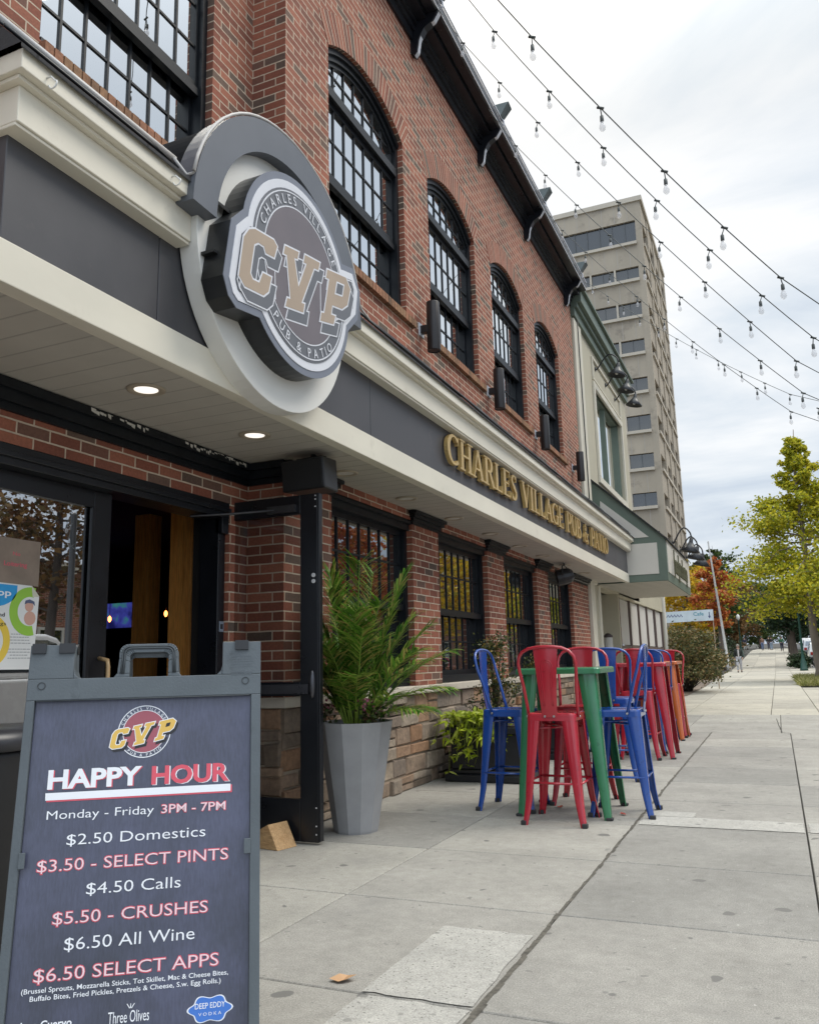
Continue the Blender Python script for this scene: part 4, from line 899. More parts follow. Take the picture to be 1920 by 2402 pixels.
k_ = MB(); frame_piece(fb, k_, False); handle(fb, k_); k_.cube(fb, (.002, .012, -.012), (.578, .935, -.006)); k_.build('rear_frame', GREY_PLASTIC, ab, bevel=.005)
k_ = MB()
for u0, u1 in ((-.018, .022), (.052, .098), (.530, .572)):
    k_.tube([fm(u0, -.134, -.026), fm(u1, -.134, -.026)], .0155, 12)
    k_.cube(fm, (u0+.002, -.143, .0142), (u1-.002, -.116, .021))
k_.build('hinge', PLBLACK, ab)
k_ = MB()
for u, v in ((.016, -.027), (.562, -.027)):
    C_ = circ(.0105, 18, (u, v)); D_ = circ(.0085, 18, (u, v)); k_.ring(C_, D_, fm, .014, .0155)
k_.build('screw_cap', plain('cap_shadow', (.03, .035, .04), .6), ab)
k_ = MB()
for u0, u1 in ((.0, .016), (.562, .580)): k_.cube(fm, (u0, .395, .0145), (u1, .433, .0175))
k_.build('panel_clip', GREY_PLASTIC, ab, bevel=.003)
k_ = MB(); rt = random.Random(9)
for j in range(7):
    v = -.100+j*.0075+(.008 if j > 4 else 0); u = .520+rt.uniform(0, .006)
    while u < .580: L = rt.uniform(.003, .009); k_.cube(fm, (u, v, .014), (min(u+L, .584), v+.0034, .0146)); u += L+.0016
text(k_, 'SEE OTHER SIDE', .265, .325, -.1225, .006, fm, .0104); k_.build('embossed_print', plain('emboss_dark', (.09, .105, .12), .6), ab)
# poster: dark blue slate with slightly lighter middle
m, nt, b = newmat('poster_slate'); c = coord(nt)
sepc = nt.nodes.new('ShaderNodeSeparateXYZ'); nt.links.new(c, sepc.inputs[0])
n1 = noise(nt, c, 3.5, 5, .6); n2 = noise(nt, c, 30, 4, .7, (6, 6, .35))
o = ramp(nt, [(.28, (.034, .038, .055)), (.6, (.07, .076, .125)), (.8, (.09, .095, .165))], n1).outputs[0]
o = mixc(nt, o, ramp(nt, [(.3, (.8, .8, .8)), (.7, (1.2, 1.2, 1.22))], n2).outputs[0], 1, 'MULTIPLY')
nt.links.new(o, b.inputs['Base Color']); b.inputs['Roughness'].default_value = .36; b.inputs['Coat Weight'].default_value = .35; b.inputs['Coat Roughness'].default_value = .3
bump(nt, b, noise(nt, c, 5, 2), .12, .01)
k_ = MB(); k_.cube(fm, (.003, .013, -.006), (.577, .934, .0)); pan = k_.build('poster_panel', m, ab)
def prt(nm, mat, *items):
    for it in items:
        mb = MB(); text(mb, it[0], it[1], it[2], it[3], it[4], fm, it[5], it[6] if len(it) > 6 else 0)
        mb.build(nm, mat, pan, fix=False)
prt('headline_shadow', PR, ('HAPPY', .054, .292, .2425, .048, .0008, .035)); prt('headline', PW, ('HAPPY', .051, .289, .241, .048, .0014, .035))
prt('headline_shadow', PW, ('HOUR', .318, .524, .2435, .047, .0008, .035)); prt('headline', PR, ('HOUR', .315, .521, .242, .047, .0014, .035))
k_ = MB(); k_.prism([(.051, .2545), (.529, .2545), (.529, .2745), (.052, .2745)], fm, .0002, .0008); k_.build('underline_shadow', PR, pan)
k_ = MB(); k_.prism([(.048, .252), (.525, .252), (.525, .2705), (.049, .2705)], fm, .0009, .0014); k_.build('underline', PW, pan)
prt('hours', PW, ('Monday - Friday', .056, .325, .318, .0225, .0012, -.004)); prt('hours_outline', PR, ('3PM - 7PM', .343, .514, .319, .024, .0007, .03)); prt('hours_accent', PP, ('3PM - 7PM', .345, .512, .318, .022, .0013, .004))
prt('price_line', PW, ('$2.50 Domestics', .110, .461, .383, .0275, .0012, -.004), ('$4.50 Calls', .167, .401, .504, .0285, .0012, -.004), ('$6.50 All Wine', .124, .440, .6285, .030, .0012, -.004))
for s_, a_0, a_1, vb, cp in (('$3.50 - SELECT PINTS', .044, .521, .4435, .029), ('$5.50 - CRUSHES', .092, .471, .568, .029), ('$6.50 SELECT APPS', .059, .501, .6935, .030)):
    prt('price_outline', PR, (s_, a_0-.002, a_1+.002, vb+.001, cp+.002, .0007, .022)); prt('price_accent', PP, (s_, a_0, a_1, vb, cp, .0013, -.008))
prt('small_lettering', PW, ('(Brussel Sprouts, Mozzarella Sticks, Tot Skillet, Mac & Cheese Bites,', .033, .526, .717, .0115, .0012, .006), ('Buffalo Bites, Fried Pickles, Pretzels & Cheese, S.w. Egg Rolls.)', .054, .508, .734, .0115, .0012, .006), ('Three Olives', .239, .336, .800, .027, .0012, .0), ('Jose Cuervo', .035, .155, .7945, .018, .0012, .02))
k_ = MB()
for d in (-1, 0, 1): ribbon(k_, [(.291+d*.002, .770, .002), (.291+d*.009, .760, .0015)], fm, .0005, .0012)
k_.build('crown_mark', PW, pan)
def cloud(k, c=(.483, .790), a=.052, b_=.029): return [(c[0]+(a+.005*cos(6*t))*k*cos(t), c[1]+(b_+.004*cos(6*t))*k*sin(t)) for t in [2*pi*i/60 for i in range(60)]]
k_ = MB(); k_.prism(cloud(1), fm, .0002, .0006); k_.build('badge_rim', PW, pan)
k_ = MB(); k_.prism(cloud(.93), fm, .0006, .0010); k_.build('badge', PB, pan)
prt('badge_lettering', PW, ('DEEP EDDY', .446, .520, .788, .013, .0014, .004), ('V O D K A', .455, .511, .804, .0075, .0014, .0))
LC = (.2905, .1025); ls = .147
lf = lambda u, v, w_: fm(LC[0]+u*ls, LC[1]-v*ls, w_)
k_ = MB(); k_.prism(circ(.385, 40), lf, .0002, .0006); k_.build('logo_disc', plain('logo_red', (.34, .09, .12), .5), pan)
k_ = MB(); k_.ring(circ(.478, 48), circ(.462, 48), lf, .0002, .0006); k_.ring(circ(.392, 48), circ(.380, 48), lf, .0002, .0008); ring_text(k_, 'CHARLES VILLAGE', .400, rad(159), rad(33), .070, lf, .0008, offset=.006); ring_text(k_, 'PUB & PATIO', .452, rad(232), rad(312), .070, lf, .0008, True, offset=.006); k_.build('logo_ring', PW, pan)
k_ = MB()
for P_ in (CPOLY, VPOLY, PPOLY): k_.prism(sh(offs(P_, .012), .035, -.045), lf, .0009, .0011)
k_.build('logo_shadow', PK, pan)
k_ = MB()
for P_ in (CPOLY, VPOLY, PPOLY): k_.prism(offs(P_, .014), lf, .0011, .0013)
k_.build('logo_outline', PW, pan)
k_ = MB()
for P_ in (CPOLY, VPOLY, PPOLY): k_.prism(P_, lf, .0013, .0016)
k_.build('logo_letters', PY, pan)
k_ = MB(); k_.prism(PHOLE, lf, .0016, .0018); k_.build('logo_shadow', PK, pan)
# trash bin behind the board
tb = thing('trash_bin', 'black round trash bin standing left behind the sandwich board', 'bin', (-2.93, 2.32, 0))
k_ = MB(); k_.lathe([(.24, 0), (.245, .02), (.285, .80), (.285, .82)], (-2.93, 2.32, 0), 32); k_.build('bin_body', pm('bin_black', (.010, .010, .011), .45, var=.3, vs=3, bp=.2, bs=30), tb)
k_ = MB(); k_.lathe([(.285, .82), (.305, .825), (.308, .86), (.295, .885), (.27, .90), (.15, .905)], (-2.93, 2.32, 0), 32); k_.build('bin_rim', pm('bin_rim', (.03, .03, .035), .35, var=.2), tb)
# timber door stop and fallen leaf
ds = thing('door_stop', 'sawn wooden block wedged under the open black door', 'wood block', (-2.96, 4.60, 0))
k_ = MB(); k_.mesh([(-3.06, 4.53, .0), (-2.90, 4.50, 0), (-2.86, 4.66, 0), (-3.02, 4.69, 0), (-3.09, 4.55, .095), (-2.99, 4.525, .145), (-2.95, 4.685, .145), (-3.05, 4.71, .095)], [(0, 3, 2, 1), (4, 5, 6, 7), (0, 1, 5, 4), (1, 2, 6, 5), (2, 3, 7, 6), (3, 0, 4, 7)]); k_.build('block', wood_mat('pine_block', (.40, .23, .10), (.52, .33, .16), .7, 0), ds, bevel=.004)
for i, (x, y, rz_, mcol, lb) in enumerate(((-1.525, 2.795, .4, (.50, .30, .16), 'dry tan fallen leaf on the sidewalk joint near the sandwich board'), (-1.62, 6.42, 1.2, (.36, .06, .03), 'red fallen leaf on the sidewalk under the green table'), (-1.12, 6.25, 2.2, (.38, .07, .05), 'small red leaf on the sidewalk between the green and blue legs'))):
    t = thing('fallen_leaf', lb, 'leaf', (x, y, .004), 'fallen leaves on the sidewalk')
    k_ = MB(); s = .05 if i == 0 else .035
    k_.mesh([(x+s*a*cos(rz_)-s*b*sin(rz_), y+s*a*sin(rz_)+s*b*cos(rz_), .006+h*s) for a, b, h in ((-1, 0, .1), (-.3, .5, .25), (.3, .55, .1), (1, .1, .3), (.35, -.45, .2), (-.3, -.5, .05), (0, 0, 0))], [(0, 6, 1), (1, 6, 2), (2, 6, 3), (3, 6, 4), (4, 6, 5), (5, 6, 0)]); k_.build('leaf_blade', plain('dry_leaf_%d' % i, mcol, .7), t)
# ------------------------------------------------------------------ bar stools and tables
def paint(n, c): return pm(n, c, .22, var=.10, vs=4, coat=.6, dirt=(tuple(x*.42 for x in c), 24, .60))
RED, BLUE, GREEN, ORANGE = paint('red_paint', (.42, .014, .03)), paint('blue_paint', (.006, .058, .29)), paint('green_paint', (.025, .18, .075)), paint('orange_paint', (.58, .13, .025))
CAPM = pm('rubber_foot', (.03, .03, .032), .6)
BOLT = pm('bolt_steel', (.5, .5, .5), .3, metal=.9)
def vleg(mb, sx, sy, top, foot, zt, w0, w1, n=9, flare=.012):
    """pressed-steel leg: convex rounded channel tapering to the foot"""
    rows = []
    for k in range(n+1):
        t = k/n; z = zt*(1-t); w = w0+(w1-w0)*t
        fl = flare*max(0, t-.82)/.18
        x = top[0]+(foot[0]-top[0])*t+fl; y = top[1]+(foot[1]-top[1])*t+fl
        pr = [(-w, .0), (-w*.55, .001), (-w*.22, -.004), (-.006, -.006), (0, -w*.0-.012), (-.004, -w*.22-.006), (.001, -w*.55), (0, -w)]
        pr = [(-w, 0), (-w*.62, .002), (-w*.34, -.002), (-w*.16, -w*.04), (-w*.04, -w*.16), (-.002, -w*.34), (.002, -w*.62), (0, -w)]
        rows.append([(sx*(x+a), sy*(y+b), z) for a, b in pr])
    m = len(rows[0]); V = [p for r in rows for p in r]
    inn = [(p[0]-sx*.004, p[1]-sy*.004, p[2]) for p in V]
    F = [(k*m+a, k*m+a+1, (k+1)*m+a+1, (k+1)*m+a) for k in range(n) for a in range(m-1)]
    N_ = len(V); F2 = [tuple(N_+i for i in f[::-1]) for f in F]
    E = [(k*m, (k+1)*m, N_+(k+1)*m, N_+k*m) for k in range(n)]+[(k*m+m-1, N_+k*m+m-1, N_+(k+1)*m+m-1, (k+1)*m+m-1) for k in range(n)]
    mb.mesh(V+inn, F+F2+E, True)
    fp = rows[-1]; cx_ = sum(p[0] for p in fp)/m; cy_ = sum(p[1] for p in fp)/m
    return cx_, cy_
def rrect(hx, hy, r, n=5):
    P = []
    for cx_, cy_, a0 in ((hx-r, hy-r, 0), (-hx+r, hy-r, 90), (-hx+r, -hy+r, 180), (hx-r, -hy+r, 270)):
        P += [(cx_+r*cos(rad(a0+90*k/n)), cy_+r*sin(rad(a0+90*k/n))) for k in range(n+1)]
    return P
def make_stool(pmat):
    t = thing('bar_stool', '', 'bar stool', (0, 0, 0))
    k_ = MB(); R0 = [(rrect(.160, .160, .03), .742), (rrect(.168, .168, .034), .738), (rrect(.172, .172, .036), .728), (rrect(.174, .174, .036), .69)]
    n = len(R0[0][0]); inn = rrect(.135, .135, .03)
    V = [(p[0], p[1], .736) for p in inn]+[(p[0], p[1], z) for r, z in R0 for p in r]
    F = [tuple(range(n))]+[(k*n+a, (k+1)*n+a, (k+1)*n+(a+1) % n, k*n+(a+1) % n) for k in range(4) for a in range(n)]
    k_.mesh(V, F, False); V2 = [(p[0]*.97, p[1]*.97, z) for p, z in [(p, .69) for p in R0[3][0]]+[(p, .725) for p in R0[3][0]]]
    k_.mesh(V2+[(p[0], p[1], .69) for p in R0[3][0]], [(a, (a+1) % n, n+(a+1) % n, n+a) for a in range(n)]+[tuple(n+a for a in range(n-1, -1, -1))]+[(2*n+a, 2*n+(a+1) % n, (a+1) % n, a) for a in range(n)])
    k_.build('seat', pmat, t)
    for sx in (-1, 1):
        for sy in (-1, 1):
            k_ = MB(); cx_, cy_ = vleg(k_, sx, sy, (.170, .170), (.208, .212), .712, .092, .034); lg = k_.build('leg', pmat, t)
            k_ = MB(); k_.box((cx_-.019, cy_-.019, 0), (cx_+.019, cy_+.019, .03)); k_.build('foot_cap', CAPM, lg, bevel=.006)
    for a in range(4):
        k_ = MB(); k_.tube([(-.175, .188, .275), (.175, .188, .275)], .0085, 8); k_.xf(Matrix.Rotation(a*pi/2, 4, 'Z')); k_.build('foot_rail', pmat, t)
    k_ = MB(); k_.tube([(-.14, -.14, .635), (.14, .14, .635)], .008, 6); k_.tube([(-.14, .14, .652), (.14, -.14, .652)], .008, 6); k_.build('under_brace', pmat, t)
    H = [(.178, -.085, .715), (.181, -.110, .80), (.190, -.145, .93), (.203, -.178, 1.03), (.206, -.192, 1.085), (.196, -.203, 1.13), (.168, -.211, 1.165), (.12, -.216, 1.188), (.06, -.219, 1.197)]
    path = H+[(0, -.22, 1.199)]+[(-x, y, z) for x, y, z in H[::-1]]
    k_ = MB(); k_.tube(path, .0115, 10); k_.build('back_hoop', pmat, t)
    k_ = MB()
    def sp_(u, v): # v 0..1 from seat to top
        z = .715+v*.478; y = -.178-.036*v-.012*sin(pi*v); w_ = .054+.034*v**1.3; return (u*w_, y-.006*(1-u*u), z)
    nu, nv = 8, 14
    for d in (0, 1):
        i0 = len(k_.v)
        for b in range(nv+1):
            for a in range(nu+1):
                x, y, z = sp_(2*a/nu-1, b/nv); k_.v.append((x, y+(.004 if d else 0), z))
        for b in range(nv):
            for a in range(nu):
                q_ = (i0+b*(nu+1)+a, i0+b*(nu+1)+a+1, i0+(b+1)*(nu+1)+a+1, i0+(b+1)*(nu+1)+a); k_.f.append(q_ if not d else q_[::-1]); k_.sm.append(True)
    bp = k_.build('back_plate', pmat, t, fix=False)
    k_ = MB()
    for s_ in (.62, .44):
        pts = [sp_(-s_, .16)]+[sp_(-s_, .16+.56*k/8) for k in range(1, 9)]+[sp_(-s_*cos(a), .72+.10*(s_/.62)*sin(a)) for a in [rad(20*k) for k in range(1, 9)]]+[sp_(s_, .72-.56*k/8) for k in range(0, 9)]
        k_.tube([(p[0], p[1]-.0005, p[2]) for p in pts], .0028, 6)
    k_.build('pressed_rib', pmat, bp)
    k_ = MB()
    for x, y, z in ((-.032, -.186, .722), (.032, -.186, .722)): k_.tube([(x, y, z), (x, y-.006, z)], .008, 8)
    for s in (-1, 1): k_.tube([(s*.186, -.085, .715), (s*.194, -.085, .715)], .008, 8)
    k_.build('bolt', BOLT, t)
    return t
def make_table(pmat, lb, loc):
    t = thing('bar_table', lb, 'table', (0, 0, 0))
    k_ = MB(); A = [(rrect(.300, .300, .03), 1.048), (rrect(.310, .310, .035), 1.044), (rrect(.314, .314, .036), 1.036), (rrect(.314, .314, .036), 1.004), (rrect(.300, .300, .03), 1.004), (rrect(.300, .300, .03), 1.03)]
    n = len(A[0][0]); k_.mesh([(p[0], p[1], z) for r, z in A for p in r], [tuple(range(n))]+[(k*n+a, (k+1)*n+a, (k+1)*n+(a+1) % n, k*n+(a+1) % n) for k in range(5) for a in range(n)]+[tuple(5*n+a for a in range(n-1, -1, -1))]); k_.build('table_top', pmat, t)
    for sx in (-1, 1):
        for sy in (-1, 1):
            k_ = MB(); cx_, cy_ = vleg(k_, sx, sy, (.272, .272), (.335, .325), 1.03, .125, .045, 10, .0); lg = k_.build('leg', pmat, t)
            k_ = MB(); k_.box((cx_-.024, cy_-.024, 0), (cx_+.024, cy_+.024, .02)); k_.build('foot_cap', CAPM, lg, bevel=.006)
    t.location = loc; return t
tg = 'square metal bar tables on the sidewalk'
T1 = make_table(GREEN, 'green square metal bar table nearest the camera', (0, 0, 0)); T1['group'] = tg
T2 = dup(T1, (-1.475, 10.0, 0), rad(1), 'red square metal bar table behind the green table', tg, {GREEN: RED})
T3 = dup(T1, (-1.575, 12.12, 0), rad(-1), 'orange square metal bar table, farthest of the row', tg, {GREEN: ORANGE})
T1.location = (-1.495, 6.33, 0)
S0 = make_stool(RED); sgp = 'high-backed metal bar stools around the tables'; S0['group'] = sgp
def stool(x, y, rz, lb, mat=None): return dup(S0, (x, y, 0), rad(rz), lb, sgp, mat)
bl = {RED: BLUE}
stool(-1.955, 6.345, -92, 'blue bar stool on the wall side of the green table', bl)
stool(-1.115, 6.335, 91, 'blue bar stool on the open sidewalk side of the green table', bl)
stool(-1.49, 6.72, 180, 'red bar stool across the green table, its back facing away', None)
stool(-1.47, 8.10, 1, 'blue bar stool standing alone between the green and the red table', bl)
stool(-1.485, 9.77, -1, 'red bar stool pushed against the near side of the red table', None)
stool(-1.50, 10.42, 181, 'blue bar stool at the far side of the red table', bl)
stool(-1.96, 10.05, -90, 'blue bar stool on the wall side of the red table', bl)
stool(-1.515, 11.74, 0, 'blue bar stool at the near side of the orange table', bl)
stool(-1.46, 12.42, 179, 'red bar stool at the far side of the orange table, last in the row', None)
S0.location = (-1.485, 5.925, 0); S0.rotation_euler = (0, 0, rad(-1)); S0['label'] = 'red bar stool nearest the camera, its back plate turned towards the viewer'
# ------------------------------------------------------------------ string lights
BULBG, nt, b = newmat('bulb_glass'); b.inputs['Base Color'].default_value = (.75, .75, .77, 1); b.inputs['Roughness'].default_value = .2
tr = nt.nodes.new('ShaderNodeBsdfTransparent'); mx = nt.nodes.new('ShaderNodeMixShader'); mx.inputs[0].default_value = .34; nt.links.new(tr.outputs[0], mx.inputs[1]); nt.links.new(b.outputs[0], mx.inputs[2]); nt.links.new(mx.outputs[0], nt.nodes['Material Output'].inputs[0]); SOCK = pm('bulb_socket', (.06, .07, .068), .5)
POLE = Vector((2.35, 9.0, 3.35))
strings = [  # first and last measured socket, gutter end, count in view, label
 ((-1.069, 4.6, 5.062), (.28, 6.2, 3.805), (-2.77, 2.5, 6.95), 5, 'string of clear bulbs nearest the top right corner, highest of the strings'),
 ((-1.628, 5.7, 6.169), (.524, 7.3, 3.701), (-2.77, 4.72, 7.9), 7, 'second string of clear bulbs from the top right corner'),
 ((-2.438, 7.3, 7.582), (.415, 8.0, 3.752), (-2.77, 7.2, 8.2), 9, 'third string of bulbs, running past the upper corner of the concrete tower'),
 ((-2.423, 9.2, 7.543), (.489, 8.9, 3.703), (-2.77, 9.24, 8.2), 9, 'fourth string of bulbs, crossing the dark top window band of the tower'),
 ((-2.481, 12.0, 7.807), (.445, 11.0, 4.095), (-2.77, 12.1, 8.3), 9, 'lowest string of bulbs, ending above the pointed tip of the ginkgo'),
 ((-2.657, 15.4, 8.377), (.529, 12.7, 4.815), (-2.77, 15.2, 8.4), 11, 'string of small bulbs from the far end of the gutter')]
for a, b, g0, n, lb in strings:
    a, b, g0 = Vector(a), Vector(b), Vector(g0)
    t = thing('string_light', lb, 'string lights', tuple(g0), 'string lights between the gutter and a street pole')
    # sagging cable: parabola through gutter end, first and last socket, then on to the pole
    L = (b-a).length; dirv = (b-a)/L; ext = 3.4
    pts = []; N_ = n-1
    mids = {0: {}, }
    sag = .13 if n > 6 else .05
    def cp(s_):   # s_ in socket index units
        p = a+(b-a)*(s_/N_); p.z -= sag*4*(s_/N_)*(1-s_/N_)*1.0 if 0 <= s_/N_ <= 1 else 0
        if s_ > N_: e_ = (s_-N_)/N_; p.z += .9*e_*e_*L*.45
        return p
    ks = [k*.5 for k in range(0, 2*N_+1)]
    path = [g0]+[cp(k) for k in ks]
    end = POLE+Vector((0, .0, .0)); last = path[-1]; pen = path[-1]-path[-2]
    for k in range(1, 9):
        f = k/8; path.append((last+pen*1.6*k)*(1-f)**1+end*f)
    k_ = MB(); k_.tube(path, .0042, 5); k_.build('cable', SOCK, t)
    socks = [cp(k) for k in range(0, n)]
    d0 = (a-g0).length
    for j in range(1, int(d0/.61)+1): socks.append(a+(g0-a)*(j*.61/d0)) if j*.61 < d0-.15 else None
    for j in range(1, 3): socks.append(cp(N_+j))
    rb = random.Random(n)
    for p in socks:
        dx, dy = rb.uniform(-.02, .01), rb.uniform(-.015, .015)
        k_ = MB(); k_.tube([p+Vector((-.02, 0, .008)), p+Vector((.022, 0, -.012))], .009, 6); k_.tube([p, p+Vector((dx, dy, -.05))], .004, 6); q_ = p+Vector((dx, dy, -.05)); k_.lathe([(.007, .0), (.012, -.006), (.013, -.042), (.011, -.047)], q_, 10); sk = k_.build('socket', SOCK, t)
        k_ = MB(); k_.lathe([(.010, -.047), (.012, -.056), (.020, -.078), (.022, -.092), (.017, -.109), (.007, -.118), (0, -.119)], q_, 12, capb=False, capt=False); k_.build('bulb', BULBG, sk)
t = thing('string_pole', 'dark steel pole at the kerb holding the string lights', 'pole', (2.35, 9.0, 0))
k_ = MB(); k_.lathe([(.11, 0), (.11, .03), (.05, .05), (.045, 3.4), (.02, 3.44)], (2.35, 9.0, 0), 14); k_.build('post', PLBLACK, t)
# ------------------------------------------------------------------ plants
def leafblade(mb, base, d, nrm, L, w, droop=.3, seg=3, fold=0):
    d = d.normalized(); s_ = d.cross(nrm); s_ = s_.normalized() if s_.length > 1e-4 else d.orthogonal().normalized(); up = s_.cross(d)
    P = []
    for k in range(seg+1):
        f = k/seg; c = base+d*L*f-Vector((0, 0, 1))*droop*L*f*f; ww = w*(.35+.65*sin(pi*min(1, f*1.02+.12)))*(1-f**4) if seg > 1 else w
        P.append((c+s_*ww, c-s_*ww))
    V = [p for a in P for p in a]; mb.mesh(V, [(2*k, 2*k+1, 2*k+3, 2*k+2) for k in range(seg)])
def leafquad(mb, c, s, rnd, asp=.6, up=.3):
    d = Vector((rnd.gauss(0, 1), rnd.gauss(0, 1), rnd.gauss(0, 1)*.7-.2)).normalized(); n = Vector((rnd.gauss(0, 1), rnd.gauss(0, 1), rnd.gauss(0, 1)+up)).normalized()
    w = d.cross(n)
    if w.length < .1: return
    w = w.normalized()*s*asp
    i = len(mb.v); p = c; mb.v += [tuple(p-d*s*.5), tuple(p+w*.5), tuple(p+d*s*.6), tuple(p-w*.5)]; mb.f.append((i, i+1, i+2, i+3)); mb.sm.append(False)
# faceted planter with palm and flowers
PC = (-2.725, 5.2)
t = thing('planter', 'tall grey faceted planter tapering to its foot beside the open door', 'planter', (PC[0], PC[1], 0))
k_ = MB(); V = []
pr = [(.150, 0), (.155, .015), (.266, .715), (.268, .722), (.250, .722), (.245, .66)]
k_.lathe(pr, (*PC, 0), 12, smooth=False, capt=False, rot=rad(8)); k_.build('pot', pm('grey_fibrestone', (.29, .29, .295), .6, var=.09, vs=6, bp=.15, bs=90, dirt=((.22, .215, .21), 5, .68)), t)
k_ = MB(); k_.lathe([(0, .665), (.245, .66)], (*PC, 0), 12, capb=False, capt=False, rot=rad(8)); k_.build('soil', pm('potting_soil', (.03, .022, .016), .95, var=.5, vs=30, bp=.8), t)
PALM = leaf_mat('palm_leaf', [(.025, .08, .010), (.06, .16, .018), (.10, .24, .025), (.17, .32, .04), (.32, .40, .08), (.06, .14, .02), (.36, .30, .09)], .28, .36)
t = thing('palm_plant', 'tall green palm with arching feathery fronds growing in the grey planter', 'plant', (PC[0], PC[1], .66))
rp = random.Random(21); st_ = MB(); fr_ = []
def frond(az, lean, L, droop, h0):
    k_ = MB(); b = Vector((PC[0]+.06*cos(az), PC[1]+.06*sin(az), h0)); P = []
    d = Vector((cos(az)*sin(lean), sin(az)*sin(lean), cos(lean)))
    for k in range(25):
        f = k/24; p = b+d*L*f+Vector((cos(az), sin(az), 0))*droop*.45*L*f**2-Vector((0, 0, 1))*droop*L*f**2.3; P.append(p)
    k_.tube(P, [.010*(1-.8*k/24) for k in range(25)], 5)
    side = Vector((-sin(az), cos(az), 0))
    for k in range(6, 25):
        for sub in (0, .5):
            f = (k+sub)/25; i = min(23, k); tg_ = (P[min(24, i+1)]-P[i-1]).normalized(); p = P[i]+(P[min(24, i+1)]-P[i])*sub
            ll = min(.29, L*(.10+.40*sin(pi*min(1, (f-.12)*1.10)))*rp.uniform(.8, 1.15)*.70)
            for s in (-1, 1):
                dd = (side*s*rp.uniform(.75, 1)+tg_*rp.uniform(.65, 1.1)+Vector((0, 0, rp.uniform(.0, .4)))).normalized()
                leafblade(k_, p, dd, Vector((0, 0, 1))+side*.3*s, ll, .0085, rp.uniform(.12, .5), 3)
    k_.build('frond', PALM, t, fix=False)
for i in range(34):
    az = i*2.399963+rp.uniform(-.3, .3); tier = i/33
    if sin(az) > .2 and cos(az) < -.5 and tier < .5: az += 1.6
    sd_ = .36+.64*(1+cos(az-.45))/2
    frond(az, rad(58-52*tier)*rp.uniform(.8, 1.1)*sd_, (rp.uniform(.42, .54)*(.75+.25*sd_)+.04)+.80*tier**1.1, rp.uniform(.26, .46)*(1-.70*tier), .68)
k_ = MB()
for i in range(8): a = i*.8; k_.tube([(PC[0]+.05*cos(a), PC[1]+.05*sin(a), .66), (PC[0]+.06*cos(a), PC[1]+.06*sin(a), .85), (PC[0]+.04*cos(a+.3), PC[1]+.04*sin(a+.3), 1.12)], [.017, .013, .007], 6)
k_.build('stem', pm('palm_stem', (.08, .11, .035), .6, var=.3), t)
FLW = leaf_mat('flower_petal', [(.42, .10, .17), (.55, .20, .28), (.30, .06, .12)], .2); FLL = leaf_mat('flower_leaf', [(.03, .055, .015), (.10, .05, .03), (.06, .09, .03)], .2)
for cx_, cy_, lb in ((-2.93, 5.10, 'pink flowering plant at the door side rim of the grey planter'), (-2.55, 5.12, 'reddish flowering plant at the right rim of the grey planter under the palm')):
    t = thing('flower_plant', lb, 'flowers', (cx_, cy_, .68), 'flowers in the grey planter')
    A, B = MB(), MB()
    for k in range(120): p = Vector((cx_+rp.gauss(0, .05), cy_+rp.gauss(0, .05), .72+rp.random()*.12)); leafquad(A, p, .035, rp)
    for k in range(46): p = Vector((cx_+rp.gauss(0, .05), cy_+rp.gauss(0, .05), .78+rp.random()*.10)); leafquad(B, p, .026, rp, .9)
    A.build('foliage', FLL, t, fix=False); B.build('blossom', FLW, t, fix=False)
# black planter boxes with shrubs
SHR = leaf_mat('holly_leaf', [(.018, .035, .012), (.03, .055, .018), (.05, .075, .022), (.12, .12, .03), (.22, .16, .04)], .15, .4)
LIMEL = leaf_mat('lime_leaf', [(.40, .50, .025), (.52, .60, .04), (.30, .42, .03), (.58, .62, .14)], .38)
TWIG = pm('twig', (.06, .045, .03), .9)
BOXM = pm('black_planter', (.012, .014, .018), .42, var=.3, vs=4)
def planter_box(lb, x0, x1, y0, y1, h):
    t = thing('planter_box', lb, 'planter', ((x0+x1)/2, (y0+y1)/2, 0), 'black planter boxes against the stone wall'); k_ = MB()
    k_.box((x0, y0, .0), (x1, y1, .07)); k_.box((x0+.03, y0+.03, .07), (x1-.03, y1-.03, .11)); k_.box((x0+.05, y0+.05, .11), (x1-.05, y1-.05, h-.06)); k_.box((x0+.01, y0+.01, h-.06), (x1-.01, y1-.01, h-.002))
    k_.build('box', BOXM, t, bevel=.012); k_ = MB(); k_.box((x0+.04, y0+.04, h-.002), (x1-.04, y1-.04, h+.012)); k_.build('soil', MT['potting_soil'], t)
planter_box('black square planter box behind the near blue stool', -2.985, -2.20, 7.50, 8.28, .50)
planter_box('black planter box hidden farther along the wall behind the stools', -2.985, -2.25, 9.35, 10.05, .50)
def shrub(nm, lb, c, h, r, n, s, mat, seed, cat='shrub', group=None, flat=1.0, cone=.5):
    t = thing(nm, lb, cat, c, group); rn = random.Random(seed); A, B = MB(), MB()
    tips = []
    for k in range(max(14, n//90)):
        az = rn.uniform(0, 2*pi); f = rn.random()**.7; hh = h*(.15+.85*rn.random()); rr = r*(1-cone*hh/h)*f
        tip = Vector((c[0]+rr*cos(az)*flat, c[1]+rr*sin(az), c[2]+hh)); tips.append(tip)
        B.tube([(c[0]+rn.uniform(-.03, .03), c[1]+rn.uniform(-.03, .03), c[2]), (c[0]+(tip.x-c[0])*.4, c[1]+(tip.y-c[1])*.4, c[2]+hh*.5), tip], [.012*h, .008*h, .003*h], 5)
    for k in range(n):
        tp = rn.choice(tips); p = tp+Vector((rn.gauss(0, 1), rn.gauss(0, 1), rn.gauss(0, 1)))*(r*.17); leafquad(A, p, s*rn.uniform(.7, 1.25), rn, .5)
    A.build('foliage', mat, t, fix=False); B.build('stem', TWIG, t); return t
